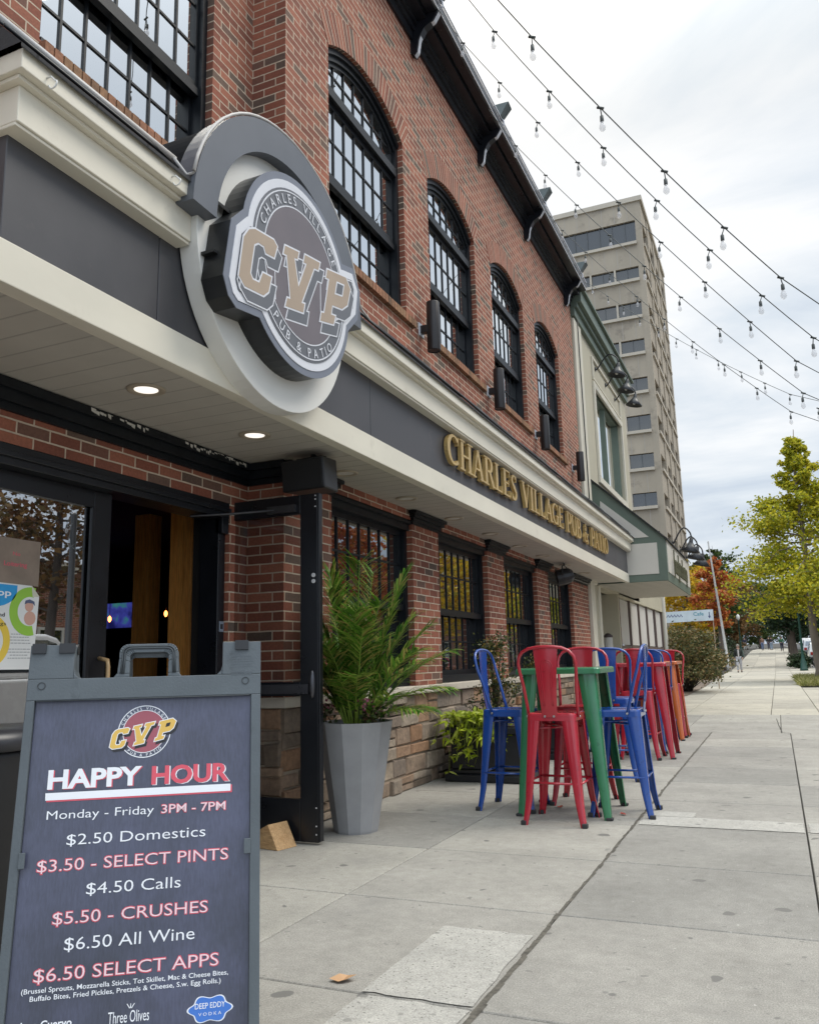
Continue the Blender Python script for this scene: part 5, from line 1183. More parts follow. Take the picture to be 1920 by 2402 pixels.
shrub('holly_shrub', 'dark green and bronze shrub behind the blue stool in the near black planter', (-2.58, 7.88, .5), .80, .33, 1900, .036, SHR, 5, cone=.55)
shrub('holly_shrub', 'dark shrub half hidden behind the red stools against the stone wall', (-2.62, 9.7, .5), .62, .28, 900, .036, SHR, 6, cone=.5)
t = thing('trailing_plant', 'lime green leafy plant spilling over the left edge of the near black planter', 'plant', (-2.86, 7.56, .5)); A, B = MB(), MB(); rn = random.Random(31)
for k in range(80):
    az = rn.uniform(0, 2*pi); b0 = Vector((-2.80+rn.uniform(-.14, .40), 7.60+rn.uniform(-.08, .1), .50)); L = rn.uniform(.12, .27)
    out = Vector((rn.uniform(-.55, .35), rn.uniform(-1.0, .15), 0)); dr = rn.uniform(.0, 1.0)
    P = [b0+out*L*f*.8+Vector((0, 0, .24*f*(1-f)*2.4-(.40*dr if b0.x < -2.66 else .12*dr)*f*f)) for f in (0, .25, .5, .75, 1)]
    B.tube(P, .003, 4)
    for p in P[1:]:
        for j in range(4): leafblade(A, p, Vector((rn.gauss(0, 1), rn.gauss(-.3, 1), rn.gauss(.2, .7))), Vector((rn.gauss(0, .4), rn.gauss(-.5, .4), 1)), rn.uniform(.05, .10), .016, .35, 3)
A.build('foliage', LIMEL, t, fix=False); B.build('stem', pm('lime_stem', (.2, .25, .05), .7), t)
# ------------------------------------------------------------------ cream and green neighbour shop
nb = thing('neighbour_shop', 'cream painted shop with sage green trim and a boxy awning past the pub', 'building', (-3.1, 18.5, 0))
NCREAM = pm('cream_render', (.43, .395, .30), .7, var=.08, vs=1.2, bp=.12, bs=40, dirt=((.42, .39, .31), 2.2, .62)); SAGE = pm('sage_trim', (.115, .15, .118), .55, var=.12, vs=2); PANELW = pm('awning_panel', (.56, .53, .47), .55, var=.05, vs=2)
NX = -3.10; Y1, Y2, YE = 15.27, 21.6, 26.6
k_ = MB()
k_.box((-14, Y1, 3.0), (NX-.25, Y2, 8.1)); k_.box((NX-.25, Y1+.02, 2.5), (NX, 17.2, 8.1)); k_.box((NX-.25, 20.5, 2.5), (NX, Y2, 8.1)); k_.box((NX-.25, 17.2, 2.5), (NX, 20.5, 4.9)); k_.box((NX-.25, 17.2, 6.95), (NX, 20.5, 8.1))
k_.box((NX-.3, Y1+.02, 0), (NX, 16.25, 2.5)); k_.box((-3.95, 18.5, 0), (NX-.02, 18.62, 2.5)); k_.box((-14, 18.62, 0), (NX-.35, YE, 3.1)); k_.box((NX-.35, YE-.35, 0), (NX, YE, 3.1)); k_.box((NX-.35, 18.62, 2.45), (NX, YE-.35, 3.1)); k_.box((NX-.35, 18.62, 0), (NX, YE-.35, .35))
k_.build('wall', NCREAM, nb)
k_ = MB(); k_.box((NX, Y1+.03, 2.5), (NX+.05, 15.95, 7.75)); k_.box((NX-.01, 15.27, 0), (NX+.06, 15.62, 2.5)); k_.box((NX-.06, 16.12, 0), (NX+.04, 16.28, 2.5)); k_.build('pilaster', pm('cream_trim', (.60, .56, .46), .55, var=.06, vs=2), nb, bevel=.01)
k_ = MB()
for z0, z1, d in ((7.78, 7.95, .08), (7.95, 8.05, .14), (8.05, 8.30, .22), (8.30, 8.36, .28)): k_.box((NX-.3, Y1+.01, z0), (NX+d, Y2, z1))
k_.build('cornice', SAGE, nb, bevel=.01)
k_ = MB()
def framebox(mb, y0, y1, z0, z1, t_, x0, x1): mb.box((x0, y0, z0), (x1, y1, z0+t_)); mb.box((x0, y0, z1-t_), (x1, y1, z1)); mb.box((x0, y0, z0+t_), (x1, y0+t_, z1-t_)); mb.box((x0, y1-t_, z0+t_), (x1, y1, z1-t_))
framebox(k_, 17.1, 20.6, 7.05, 7.58, .05, NX, NX+.04); framebox(k_, 17.05, 20.65, 4.75, 7.0, .14, NX, NX+.05); k_.build('trim', MT['cream_trim'], nb, bevel=.008)
k_ = MB(); framebox(k_, 17.2, 20.5, 4.9, 6.95, .10, NX-.20, NX-.06); k_.box((NX-.18, 18.78, 5.0), (NX-.08, 18.88, 6.85)); wn = k_.build('window', SAGE, nb)
k_ = MB(); k_.box((NX-.15, 17.3, 5.0), (NX-.14, 20.4, 6.85)); k_.build('pane', UPGLASS, wn)
# box awning
AX, AZ0, AZ1, AZT, AY0, AY1 = -1.765, 2.54, 3.36, 4.62, 16.26, 20.75
k_ = MB(); endp = [(NX, AZ0), (AX, AZ0), (AX, AZ1), (NX, AZT)]
k_.prism(endp, lambda u, v, w_: Vector((u, w_, v)), AY0, AY1); aw = k_.build('awning', SAGE, nb)
k_ = MB()
fe = lambda u, v, w_: Vector((u, AY0-w_, v))
k_.prism([(-2.72, AZ0+.14), (AX-.16, AZ0+.14), (AX-.16, AZ0+.74), (-2.72, AZ0+.74)], fe, 0, .012); k_.prism([(-3.0, AZ0+.86), (AX-.30, AZ0+.86), (-2.95, AZT-.42)], fe, 0, .012)
k_.box((AX, AY0+.1, AZ0+.17), (AX+.012, AY1-.1, AZ1-.03)); k_.build('awning_panel', PANELW, aw)
k_ = MB(); L = hypot(AX-NX, AZT-AZ1); k_.face([(AX+.05, AY0-.05, AZ1-.02), (AX+.05, AY1+.05, AZ1-.02), (NX, AY1+.05, AZT+.045), (NX, AY0-.05, AZT+.045)], [(AY0, 0), (AY1, 0), (AY1, L), (AY0, L)]); k_.face([(AX+.05, AY0-.05, AZ1-.02), (NX, AY0-.05, AZT+.045), (NX, AY0-.05, AZT+.01), (AX+.05, AY0-.05, AZ1-.055)])
k_.face([(AX+.05, AY0-.05, AZ1-.05), (AX+.05, AY1+.05, AZ1-.05), (AX+.05, AY1+.05, AZ1-.02), (AX+.05, AY0-.05, AZ1-.02)]); k_.build('awning_roof', SHINGLE, aw, fix=False)
k_ = MB(); k_.face([(NX, AY0+.02, AZ0-.004), (AX-.02, AY0+.02, AZ0-.004), (AX-.02, AY1, AZ0-.004), (NX, AY1, AZ0-.004)]); k_.build('awning_soffit', lined('awning_boards', (.50, .47, .41), .30, 1, .22, .5, .6, .06), aw, fix=False)
k_ = MB(); af = wallmap(AX+.012); rg = random.Random(14)
# tall condensed script-like letters, too narrow here to read
u = 17.35
for j, (h0, h1) in enumerate(((-.10, .46), (.02, .28), (.0, .27), (-.14, .44), (.0, .30), (.0, .26), (.0, .42), (.02, .28), (.0, .30), (-.12, .28))):
    z = 2.78; ribbon(k_, [(u, z+h0, .05), (u+.02, z+h1*.6, .07), (u+.07, z+h1, .05)], af, 0, .02)
    ribbon(k_, [(u+.06, z+.24, .03), (u+.17, z+.26, .05), (u+.20, z+.13, .06), (u+.13, z+.01, .05), (u+.05, z+.05, .03)], af, 0, .021); u += .262
k_.build('script_lettering', pm('olive_letters', (.075, .075, .035), .6), aw)
# shop front: door recess and display windows
k_ = MB(); k_.box((-3.95, 16.26, 0), (-3.85, 18.5, 2.5)); k_.build('recess_wall', NCREAM, nb)
k_ = MB(); framebox(k_, 16.9, 17.95, .02, 2.05, .10, -3.85, -3.78); framebox(k_, 16.9, 17.95, 2.05, 2.42, .07, -3.85, -3.785); k_.box((-3.84, 17.4, 2.12), (-3.79, 17.45, 2.35)); dr = k_.build('shop_door', plain('white_frame', (.62, .60, .54), .5), nb)
k_ = MB(); k_.box((-3.83, 17.0, .12), (-3.82, 17.85, 1.95)); k_.box((-3.83, 16.97, 2.12), (-3.82, 17.88, 2.35)); k_.build('glass', DKGLASS, dr)
k_ = MB(); k_.box((-3.816, 17.2, 1.45), (-3.812, 17.5, 1.85)); k_.build('door_notice', plain('notice_tan', (.33, .27, .22), .6), dr)
k_ = MB()
for y in (18.63, 20.1, 21.55, 23.0, 24.6, 26.15): k_.box((NX-.12, y, .35), (NX-.02, y+.09, 2.45))
k_.box((NX-.121, 18.63, 1.32), (NX-.03, 26.2, 1.38)); wf = k_.build('display_window', plain('brown_frame', (.12, .085, .075), .5), nb)
k_ = MB(); k_.box((NX-.08, 18.7, .36), (NX-.07, 26.2, 2.44)); k_.build('pane', DKGLASS, wf)
k_ = MB()
for y in (18.75, 20.22, 21.66, 23.12, 24.72): k_.box((NX-.066, y, 1.40), (NX-.062, y+1.3, 2.42))
k_.build('window_blind', plain('white_blind', (.52, .50, .47), .7), wf)
k_ = MB()
for y in (18.8, 20.25):
    for z in (1.5, 1.75, 2.0, 2.2): k_.prism(circ(.07, 10, (y+.1, z)), wallmap(NX-.062), .0, .004)
k_.build('window_decal', plain('red_decal', (.50, .10, .08), .6), wf)
k_ = MB(); k_.box((NX, YE-.34, 0), (NX+.06, YE-.02, 3.05)); k_.build('corner_pilaster', MT['white_frame'], nb, bevel=.01)
t = thing('doorway_post', 'white round post with a dark cap in the neighbouring shop doorway', 'post', (-3.11, 17.0, 0))
k_ = MB(); k_.lathe([(.11, 0), (.10, .02), (.088, 1.52)], (-3.11, 17.0, 0), 20); k_.build('post', MT['awning_panel'], t); k_ = MB(); k_.lathe([(.088, 1.52), (.095, 1.525), (.09, 1.56), (.04, 1.60), (0, 1.61)], (-3.11, 17.0, 0), 20); k_.build('cap', plain('dark_cap', (.05, .035, .035), .5), t)
def gooseneck(lb, x, y, z, grp, s=1.0, out=.62):
    t = thing('gooseneck_lamp', lb, 'lamp', (x, y, z), grp); k_ = MB()
    P = [(x, y, z)]+[(x+out*f, y, z-.06*s+.10*f+.32*s*sin(pi*f**1.25*.86)) for f in [k/14 for k in range(1, 15)]]; e = P[-1]
    P += [(e[0]+.012, y, e[2]-.06), (e[0]+.012, y, e[2]-.11)]
    k_.tube(P, .016, 8); k_.lathe([(.05, 0), (.05, .02)], (0, 0, 0), 14); k_.v[-28:] = [(x+p[2], y+p[0], z+p[1]) for p in k_.v[-28:]]; k_.build('arm', PLBLACK, t)
    c = (e[0]+.012, y, e[2]-.11); k_ = MB()
    pr = [(.02, .02), (.045, .0), (.05, -.09), (.075, -.13), (.12, -.19), (.235, -.33), (.23, -.335), (.11, -.20), (.05, -.12)]
    k_.lathe([(r*s, zz*s) for r, zz in pr], (0, 0, 0), 20, capt=False); k_.xf(Matrix.Translation(c) @ Matrix.Rotation(rad(12), 4, 'Y')); k_.build('shade', PLBLACK, t)
    k_ = MB(); k_.lathe([(.0, -.315*s), (.03*s, -.30*s), (.04*s, -.25*s), (.02*s, -.15*s)], (0, 0, 0), 12); k_.xf(Matrix.Translation(c) @ Matrix.Rotation(rad(12), 4, 'Y')); k_.build('bulb', plain('frosted_bulb', (.7, .7, .66), .4), t)
for y, lb in ((17.55, 'black gooseneck lamp nearest the pub, above the upper window of the cream shop'), (18.75, 'middle black gooseneck lamp above the upper window of the cream shop'), (19.95, 'farthest black gooseneck lamp above the upper window of the cream shop')): gooseneck(lb, NX, y, 7.42, 'gooseneck lamps above the upper shop window', .85, .50)
for y, lb in ((17.2, 'black gooseneck lamp on the near end of the shop awning'), (18.6, 'black gooseneck lamp on the middle of the shop awning'), (20.0, 'black gooseneck lamp on the far end of the shop awning')): gooseneck(lb, AX+.03, y, AZ1+.02, 'gooseneck lamps over the awning sign', .82, .36)
k_ = MB(); k_.tube([(NX+.07, 15.55, 8.3), (NX+.07, 15.55, 7.2), (NX+.07, 15.6, 4.0)], .012, 6); tag(k_.build('wall_cable', PLBLACK), 'thin black cable running down the cream wall beside the brick', 'cable')
# ------------------------------------------------------------------ concrete tower
tw = thing('office_tower', 'tall weathered concrete office tower with window bands behind the cream shop', 'building', (-20, 78, 0))
TC = pm('tower_concrete', (.33, .285, .225), .9, var=.14, vs=.35, bp=.2, bs=6, dirt=((.215, .185, .15), .8, .54), stretch=(1, 1, .35)); TC2 = pm('tower_pale', (.43, .385, .32), .9, var=.08, vs=.5)
TX, TY, TD, TW_ = -7.45, 70.0, 16.6, 24.0
k_ = MB(); k_.box((TX-TW_, TY+.35, 0), (TX-.4, TY+TD, 41.3)); k_.build('core', pm('tower_dark', (.075, .08, .085), .6), tw)
rows = [(34.0, 35.15), (30.55, 31.85), (27.2, 28.4), (23.7, 24.9), (20.2, 21.55), (16.9, 18.15), (13.6, 14.75), (10.2, 11.4), (6.9, 8.1), (3.4, 4.7)]
sp_z = [(39.55, 41.6), (35.15, 37.5)]+[(a[1], b[0]) for a, b in zip(rows[1:], rows)]+[(0, 3.4)]
k_ = MB(); k2 = MB(); jn = MB()
for z0, z1 in sp_z:
    k_.box((TX-TW_, TY, z0), (TX, TY+.35, z1)); k_.box((TX-.4, TY+.35, z0), (TX, TY+TD, z1))
    if z1 < 39: k2.box((TX-TW_, TY-.26, z1-.30), (TX-.5, TY, z1-.04)); k2.box((TX, TY+.6, z1-.30), (TX+.16, TY+TD, z1-.04))
    x = TX-1.2
    while x > TX-TW_: jn.box((x, TY-.012, z0+.05), (x+.05, TY, z1-.33)); x -= 1.12
k_.box((TX-.52, TY-.02, 0), (TX+.02, TY+.5, 41.0)); k2.box((TX-TW_, TY-.18, 41.3), (TX+.2, TY+TD+.1, 41.75))
for y in [TY+4.1*k for k in range(1, 5)]: k_.box((TX-.3, y-.5, 0), (TX+.10, y+.5, 41.2))
k_.build('spandrel', TC, tw); k2.build('sill_band', TC2, tw); jn.build('panel_joint', plain('joint_pale', (.34, .31, .27), .9), tw)
k_ = MB(); TGL = mirror_glass('tower_glass', (.56, .56, .55), .10, (.03, .032, .034)); mu = MB()
for j, (z0, z1) in enumerate(rows):
    x = TX-.52; n = 0
    while x > TX-TW_:
        k_.box((x-2.16, TY-.005, z0), (x-2.0, TY+.35, z1)); mu.box((x-1.02, TY+.16, z0), (x-.97, TY+.24, z1)); gl = MB(); gl.box((x-2.0, TY+.22, z0), (x, TY+.24, z1)); gl.build('window', TGL, tw); x -= 2.16
        if j > 2 and n == (0 if j > 3 else 1): k_.box((TX-TW_, TY+.01, z0), (x, TY+.34, z1)); break
        n += 1
    for y in [TY+4.1*k+.55 for k in range(0, 4)]: gl = MB(); gl.box((TX-.38, y, z0), (TX-.35, y+3.0, z1)); gl.build('window', TGL, tw)
gl = MB(); gl.box((TX-TW_, TY+.22, 37.5), (TX-.52, TY+.24, 39.55)); x = TX-1.5
while x > TX-TW_: mu.box((x, TY+.12, 37.5), (x+.06, TY+.24, 39.55)); x -= 1.12
k_.build('pier', TC2, tw); gl.build('window', TGL, tw); mu.build('mullion', MT['tower_dark'], tw)
# ------------------------------------------------------------------ banner, hedge bush, planting beds
t = thing('cafe_banner', 'long pale blue banner with a dark arrow on posts above the bush', 'sign', (-2.7, 30, 0))
k_ = MB(); bf = lambda u, v, w_: Vector((-1.88+(u+1.41)*1.25, 30-w_, 2.26+(v-1.90)*1.25)); k_.prism([(-2.85, 1.90), (-1.41, 1.925), (-1.41, 2.225), (-2.85, 2.20)], bf, 0, .02); k_.build('banner', pm('banner_pale', (.58, .66, .72), .6, var=.12, vs=2), t)
k_ = MB(); text(k_, 'Cafe', -1.93, -1.66, 2.07, .10, bf, .022, .02, flip=1); k_.build('lettering', plain('banner_teal', (.12, .33, .42), .6), t)
k_ = MB(); k_.prism([(-1.525, 2.16), (-1.505, 2.16), (-1.505, 2.05), (-1.48, 2.05), (-1.515, 1.98), (-1.55, 2.05), (-1.525, 2.05)], bf, .02, .022); u = -2.8
for j in range(7): ribbon(k_, [(u, 2.06, .02), (u+.03, 2.12, .022), (u+.07, 2.05, .02)], bf, .02, .0215); u += .085
k_.build('arrow_mark', plain('banner_navy', (.06, .07, .18), .6), t)
k_ = MB(); k_.box((-1.92, 30.03, 0), (-1.89, 30.06, 2.3)); k_.box((-3.82, 30.03, 0), (-3.77, 30.08, 2.11)); k_.build('post', plain('post_wood', (.40, .30, .22), .8), t)
g = MB(); P = [(-3.9, 22), (-2.8, 22.6), (-2.45, 25), (-2.5, 32), (-2.75, 40), (-3.3, 52), (-3.9, 60), (-6, 60), (-6, 27), (-3.9, 27)]; g.face([(x, y, gz(y)+.02) for x, y in P]); struct('mulch_bed', g, pm('mulch', (.16, .12, .09), .95, var=.4, vs=6, bp=.7, bs=40), fix=False)
BURN = leaf_mat('bush_leaf', [(.05, .065, .02), (.09, .10, .03), (.14, .13, .045), (.07, .08, .03), (.20, .12, .05), (.24, .18, .07)], .2)
def tree(nm, lb, base, h, crown, nl, n, s, mat, bark, seed, cat='tree', grp=None, trunk=.16, z0=.25, spread=1.0, shape=None, lean=(0, 0), clump=.13, droop=.12):
    """trunk + crown; crown radius at height fraction f is crown*shape(f)"""
    t = thing(nm, lb, cat, base, grp); rn = random.Random(seed); B, A = MB(), MB(); b = Vector(base)
    shape = shape or (lambda f: sin(pi*min(1, .12+.88*f))**.7)
    tp = [b+Vector((lean[0]*f+rn.uniform(-1, 1)*trunk*.5*(0 < f < 1), lean[1]*f+rn.uniform(-1, 1)*trunk*.5*(0 < f < 1), h*f)) for f in (0, .04, .2, .4, .6, .8, .97)]
    B.tube(tp, [trunk*1.35, trunk, trunk*.88, trunk*.7, trunk*.5, trunk*.3, trunk*.08], 9)
    def at(f):
        f6 = f*(len(tp)-1); 
        zz = b.z+h*f
        for p, q_ in zip(tp, tp[1:]):
            if p.z <= zz <= q_.z: return p+(q_-p)*((zz-p.z)/max(1e-6, q_.z-p.z))
        return tp[-1]
    pts = []
    for i in range(nl):
        f = z0+(1-z0)*((i+rn.random())/nl); cf = (f-z0)/(1-z0); az = i*2.39996+rn.uniform(-.5, .5); r = crown*shape(cf)*rn.uniform(.72, 1.1)
        o = at(min(.96, f*.93)); rise = rn.uniform(.10, .42)*r*(1-.4*cf)
        P = [o+Vector((cos(az+rn.uniform(-.2, .2)*k)*r*k, sin(az+rn.uniform(-.2, .2)*k)*r*k, rise*k**.8-(droop*r*k*k if cf < .4 else 0))) for k in (0, .25, .5, .75, 1)]
        B.tube(P, [max(.008, trunk*.30*(1-cf*.6)*(1-.85*k)) for k in (0, .25, .5, .75, 1)], 6)
        for k in range(7):
            kk = .28+.72*rn.random(); j = min(3, int(kk*4)); p = P[j]+(P[j+1]-P[j])*(kk*4-j)
            e = p+Vector((rn.gauss(0, .22), rn.gauss(0, .22), rn.gauss(.04, .15)))*max(.5, r*.55)
            B.tube([p, (p+e)/2+Vector((0, 0, .03)), e], [max(.005, trunk*.07), max(.004, trunk*.05), .004], 4); pts.append((e, r)); pts.append(((p+e)/2, r))
    for k in range(n):
        e, r = rn.choice(pts)
        while rn.random() > .25+.75*r/crown: e, r = rn.choice(pts)
        p = e+Vector((rn.gauss(0, 1), rn.gauss(0, 1), rn.gauss(0, .75)))*(clump*max(.6, r)); leafquad(A, p, s*rn.uniform(.7, 1.3), rn, .7)
    A.build('crown', mat, t, fix=False); B.build('trunk', bark, t); return t
BARK = pm('bark', (.10, .08, .065), .95, var=.4, vs=4, bp=.6, bs=12, stretch=(1, 1, .25)); BARKP = pm('bark_pale', (.19, .155, .125), .95, var=.3, vs=4, bp=.5, bs=12, stretch=(1, 1, .25))
def bush(lb, c, h, r, n, s, mat, seed, grp=None, ry=1.0):
    t = thing('bush', lb, 'bush', c, grp); rn = random.Random(seed); A, B = MB(), MB(); tips = []
    for k in range(70):
        az = rn.uniform(0, 2*pi); el = math.asin(rn.uniform(.05, 1)); f = rn.uniform(.45, 1)
        tip = Vector((c[0]+r*f*cos(az)*cos(el), c[1]+r*ry*f*sin(az)*cos(el), c[2]+h*(.12+.88*f*sin(el)))); tips.append(tip); B.tube([(c[0]+rn.uniform(-.1, .1), c[1]+rn.uniform(-.1, .1), c[2]-.02), ((c[0]+tip.x)/2, (c[1]+tip.y)/2, c[2]+(tip.z-c[2])*.6), tip], [.02, .012, .005], 4)
    for k in range(n): tp = rn.choice(tips); leafquad(A, tp+Vector((rn.gauss(0, 1), rn.gauss(0, 1), rn.gauss(0, .7)))*r*.13, s*rn.uniform(.7, 1.3), rn, .55)
    A.build('foliage', mat, t, fix=False); B.build('stem', TWIG, t)
bush('large olive and bronze bush beside the sidewalk under the pale banner', (-2.68, 27.6, 0), 2.0, 1.32, 11000, .085, BURN, 41, None, 1.5)
DKG = leaf_mat('dark_hedge', [(.015, .03, .012), (.025, .05, .018), (.04, .065, .022)], .1)
bush('small dark bush at the far end of the mulch bed', (-3.0, 41, 0), .95, .7, 1400, .09, DKG, 42, 'bushes along the mulch bed')
bush('dark rounded hedge behind the walking person', (-4.4, 62, gz(62)), 1.7, 1.6, 2500, .14, DKG, 43, 'bushes along the mulch bed', 2)
# tree pit with tufted grass
g = MB(); g.face([(.64, 31.5, .012), (2.1, 31.5, .012), (2.1, 40.5, .012), (.64, 40.5, .012)]); struct('tree_pit', g, MT['mulch'], fix=False)
g = MB(); rn = random.Random(51)
for k in range(5200):
    p = Vector((rn.uniform(.60, 2.1), rn.uniform(31.4, 40.5), 0)); leafblade(g, p, Vector((rn.gauss(0, .5), rn.gauss(0, .5), 1)), Vector((rn.gauss(0, 1), rn.gauss(0, 1), .2)), rn.uniform(.2, .5), .014, .3, 2)
struct('verge_grass', g, leaf_mat('tuft_grass', [(.20, .21, .05), (.34, .33, .11), (.13, .16, .04), (.44, .40, .18)], .3), 'stuff', fix=False)
GINK = leaf_mat('ginkgo_leaf', [(.26, .29, .02), (.44, .42, .025), (.58, .51, .03), (.36, .37, .025), (.66, .54, .04), (.19, .23, .02)], .42)
tree('ginkgo_tree', 'yellow green ginkgo with a pointed top at the right edge of the sidewalk', (1.43, 37, 0), 10.7, 3.1, 60, 30000, .13, GINK, BARKP, 61, trunk=.17, z0=.29, shape=lambda f: (1.0 if f < .40 else .92-(f-.40)*2.2 if f < .65 else max(.10, .36-(f-.65)*.76)), clump=.12, droop=.55)
# ------------------------------------------------------------------ far street
YEL = leaf_mat('yellow_leaf', [(.60, .36, .02), (.72, .48, .03), (.48, .33, .03), (.36, .31, .03), (.76, .53, .05)], .4); REDL = leaf_mat('red_leaf', [(.42, .09, .03), (.58, .17, .04), (.32, .07, .03), (.50, .23, .06)], .35); GRN = leaf_mat('green_leaf', [(.05, .085, .02), (.08, .12, .03), (.12, .15, .04), (.03, .06, .015)], .25); DGR = leaf_mat('deep_green_leaf', [(.012, .03, .014), (.02, .045, .018), (.03, .06, .022)], .15); RUST = leaf_mat('rust_leaf', [(.16, .07, .03), (.20, .11, .035), (.10, .08, .03), (.24, .13, .04)], .25)
tgp = 'street trees up the hill'
tree('maple_tree', 'bright yellow tree left of the pale street pole', (-5.7, 64, gz(64)), 8.8, 2.5, 26, 7500, .22, YEL, BARK, 71, grp=tgp, z0=.14)
tree('maple_tree', 'yellow and green tree behind the bright yellow one beside the tower', (-7.4, 80, gz(80)), 10.5, 3.0, 26, 6000, .27, leaf_mat('mixed_leaf', [(.35, .28, .03), (.16, .18, .03), (.48, .36, .04), (.1, .12, .02)], .3), BARK, 72, grp=tgp, z0=.15)
tree('maple_tree', 'orange red tree at the centre of the far street', (-3.5, 61, gz(61)), 8.3, 1.45, 24, 5600, .2, REDL, BARK, 73, grp=tgp, z0=.36)
tree('shade_tree', 'tall dark green tree behind the orange red tree', (-5.6, 98, gz(98)), 12.6, 3.6, 26, 5000, .34, GRN, BARK, 74, grp=tgp, z0=.2)
tree('shade_tree', 'rust brown tree between the orange red tree and the ginkgo', (-4.2, 135, gz(135)), 11, 3.6, 24, 5200, .26, RUST, BARK, 75, grp=tgp, z0=.2)
tree('shade_tree', 'dark green low crowned tree behind the green lamp post', (1.15, 67, gz(67)), 4.9, 2.4, 22, 5200, .2, DGR, BARK, 76, grp=tgp, trunk=.3, z0=.50)
tree('shade_tree', 'green tree on the kerb far up the sidewalk', (1.3, 100, gz(100)), 8.5, 3.2, 22, 4200, .3, GRN, BARK, 77, grp=tgp, z0=.28)
tree('shade_tree', 'green tree closing the view at the hill crest', (-2.6, 150, gz(150)), 12, 5.5, 26, 5200, .5, GRN, BARK, 78, grp=tgp, z0=.1)
tree('shade_tree', 'dark tree right of the hill crest', (5.5, 140, gz(140)), 11, 5, 24, 4200, .5, GRN, BARK, 79, grp=tgp, z0=.15)
for i, (x, y, h_, c_, m_, lb) in enumerate(((-9, 132, 9, 4.2, GRN, 'green tree left of the hill crest'), (3.4, 128, 9, 3.8, DGR, 'dark tree at the kerb near the hill crest'), (-6, 170, 14, 6.5, DGR, 'dark broad tree beyond the hill crest on the left'), (2.5, 176, 14, 6.5, GRN, 'green broad tree beyond the hill crest'), (11, 170, 13, 6.5, DGR, 'dark broad tree beyond the road at the hill crest'), (-5.2, 112, 8, 3.0, RUST, 'rust tree on the left of the far sidewalk'))):
    tree('shade_tree', lb, (x, y, gz(y)), h_, c_, 24, 4200, .42, m_, BARK, 90+i, grp=tgp, z0=.06)
for i, (x, y, h_, r_, lb) in enumerate(((-4.6, 70, 1.6, 1.5, 'dark hedge at the foot of the orange red tree'), (-4.9, 80, 2.0, 1.8, 'dark hedge farther up on the left of the sidewalk'), (1.3, 62.5, 1.0, .7, 'low bush at the kerb below the dark tree'), (1.5, 72, 1.1, .8, 'low bush at the kerb behind the dark tree'), (-5.2, 94, 2.2, 2.0, 'dark hedge high up on the left of the sidewalk'))):
    bush(lb, (x, y, gz(y)), h_, r_, 1800, .15, DKG, 110+i, 'bushes along the mulch bed', 1.6)
t = thing('street_pole', 'slender pale grey street pole between the yellow and the red tree', 'pole', (-2.95, 58, gz(58)))
k_ = MB(); k_.lathe([(.15, 0), (.15, .5), (.085, .52), (.075, 4), (.045, 8.6), (.02, 8.65)], (-2.95, 58, gz(58)), 14); k_.xf(Matrix.Translation((-2.95, 58, 0)) @ Matrix.Rotation(rad(-4.0), 4, 'Y') @ Matrix.Translation((2.95, -58, 0))); k_.build('post', pm('pale_pole', (.36, .35, .33), .6), t)
LG = pm('lamp_green', (.006, .05, .035), .4)
def lamppost(lb, x, y, s=1.0):
    t = thing('lamp_post', lb, 'lamp post', (x, y, gz(y)), 'green street lamps'); k_ = MB()
    k_.lathe([(r*s, z*s) for r, z in ((.24, 0), (.24, .10), (.20, .14), (.17, .55), (.13, .62), (.09, .9), (.075, 1.0), (.06, 3.6), (.09, 3.62), (.09, 3.7))], (x, y, gz(y)), 16); k_.build('post', LG, t)
    k_ = MB(); k_.lathe([(.07*s, 3.7*s), (.18*s, 3.9*s), (.17*s, 4.15*s), (.05*s, 4.3*s)], (x, y, gz(y)), 14); k_.build('globe', plain('lamp_globe', (.7, .7, .66), .3), t)
lamppost('dark green cast iron lamp post beside the ginkgo trunk', 1.42, 57.5); lamppost('green lamp post farther up the sidewalk on the left', -3.4, 92)
lamppost('green lamp post near the hill crest', 1.5, 108)
t = thing('handrail', 'thin green handrail beside the dark hedge', 'railing', (-3.5, 55, 0)); k_ = MB()
k_.tube([(-3.3, 50, .95), (-3.55, 60, 1.3)], .03, 6)
for y in (50, 53.3, 56.6, 60): k_.tube([(-3.3-.025*(y-50), y, gz(y)), (-3.3-.025*(y-50), y, .95+.035*(y-50))], .025, 6)
k_.build('rail', LG, t)
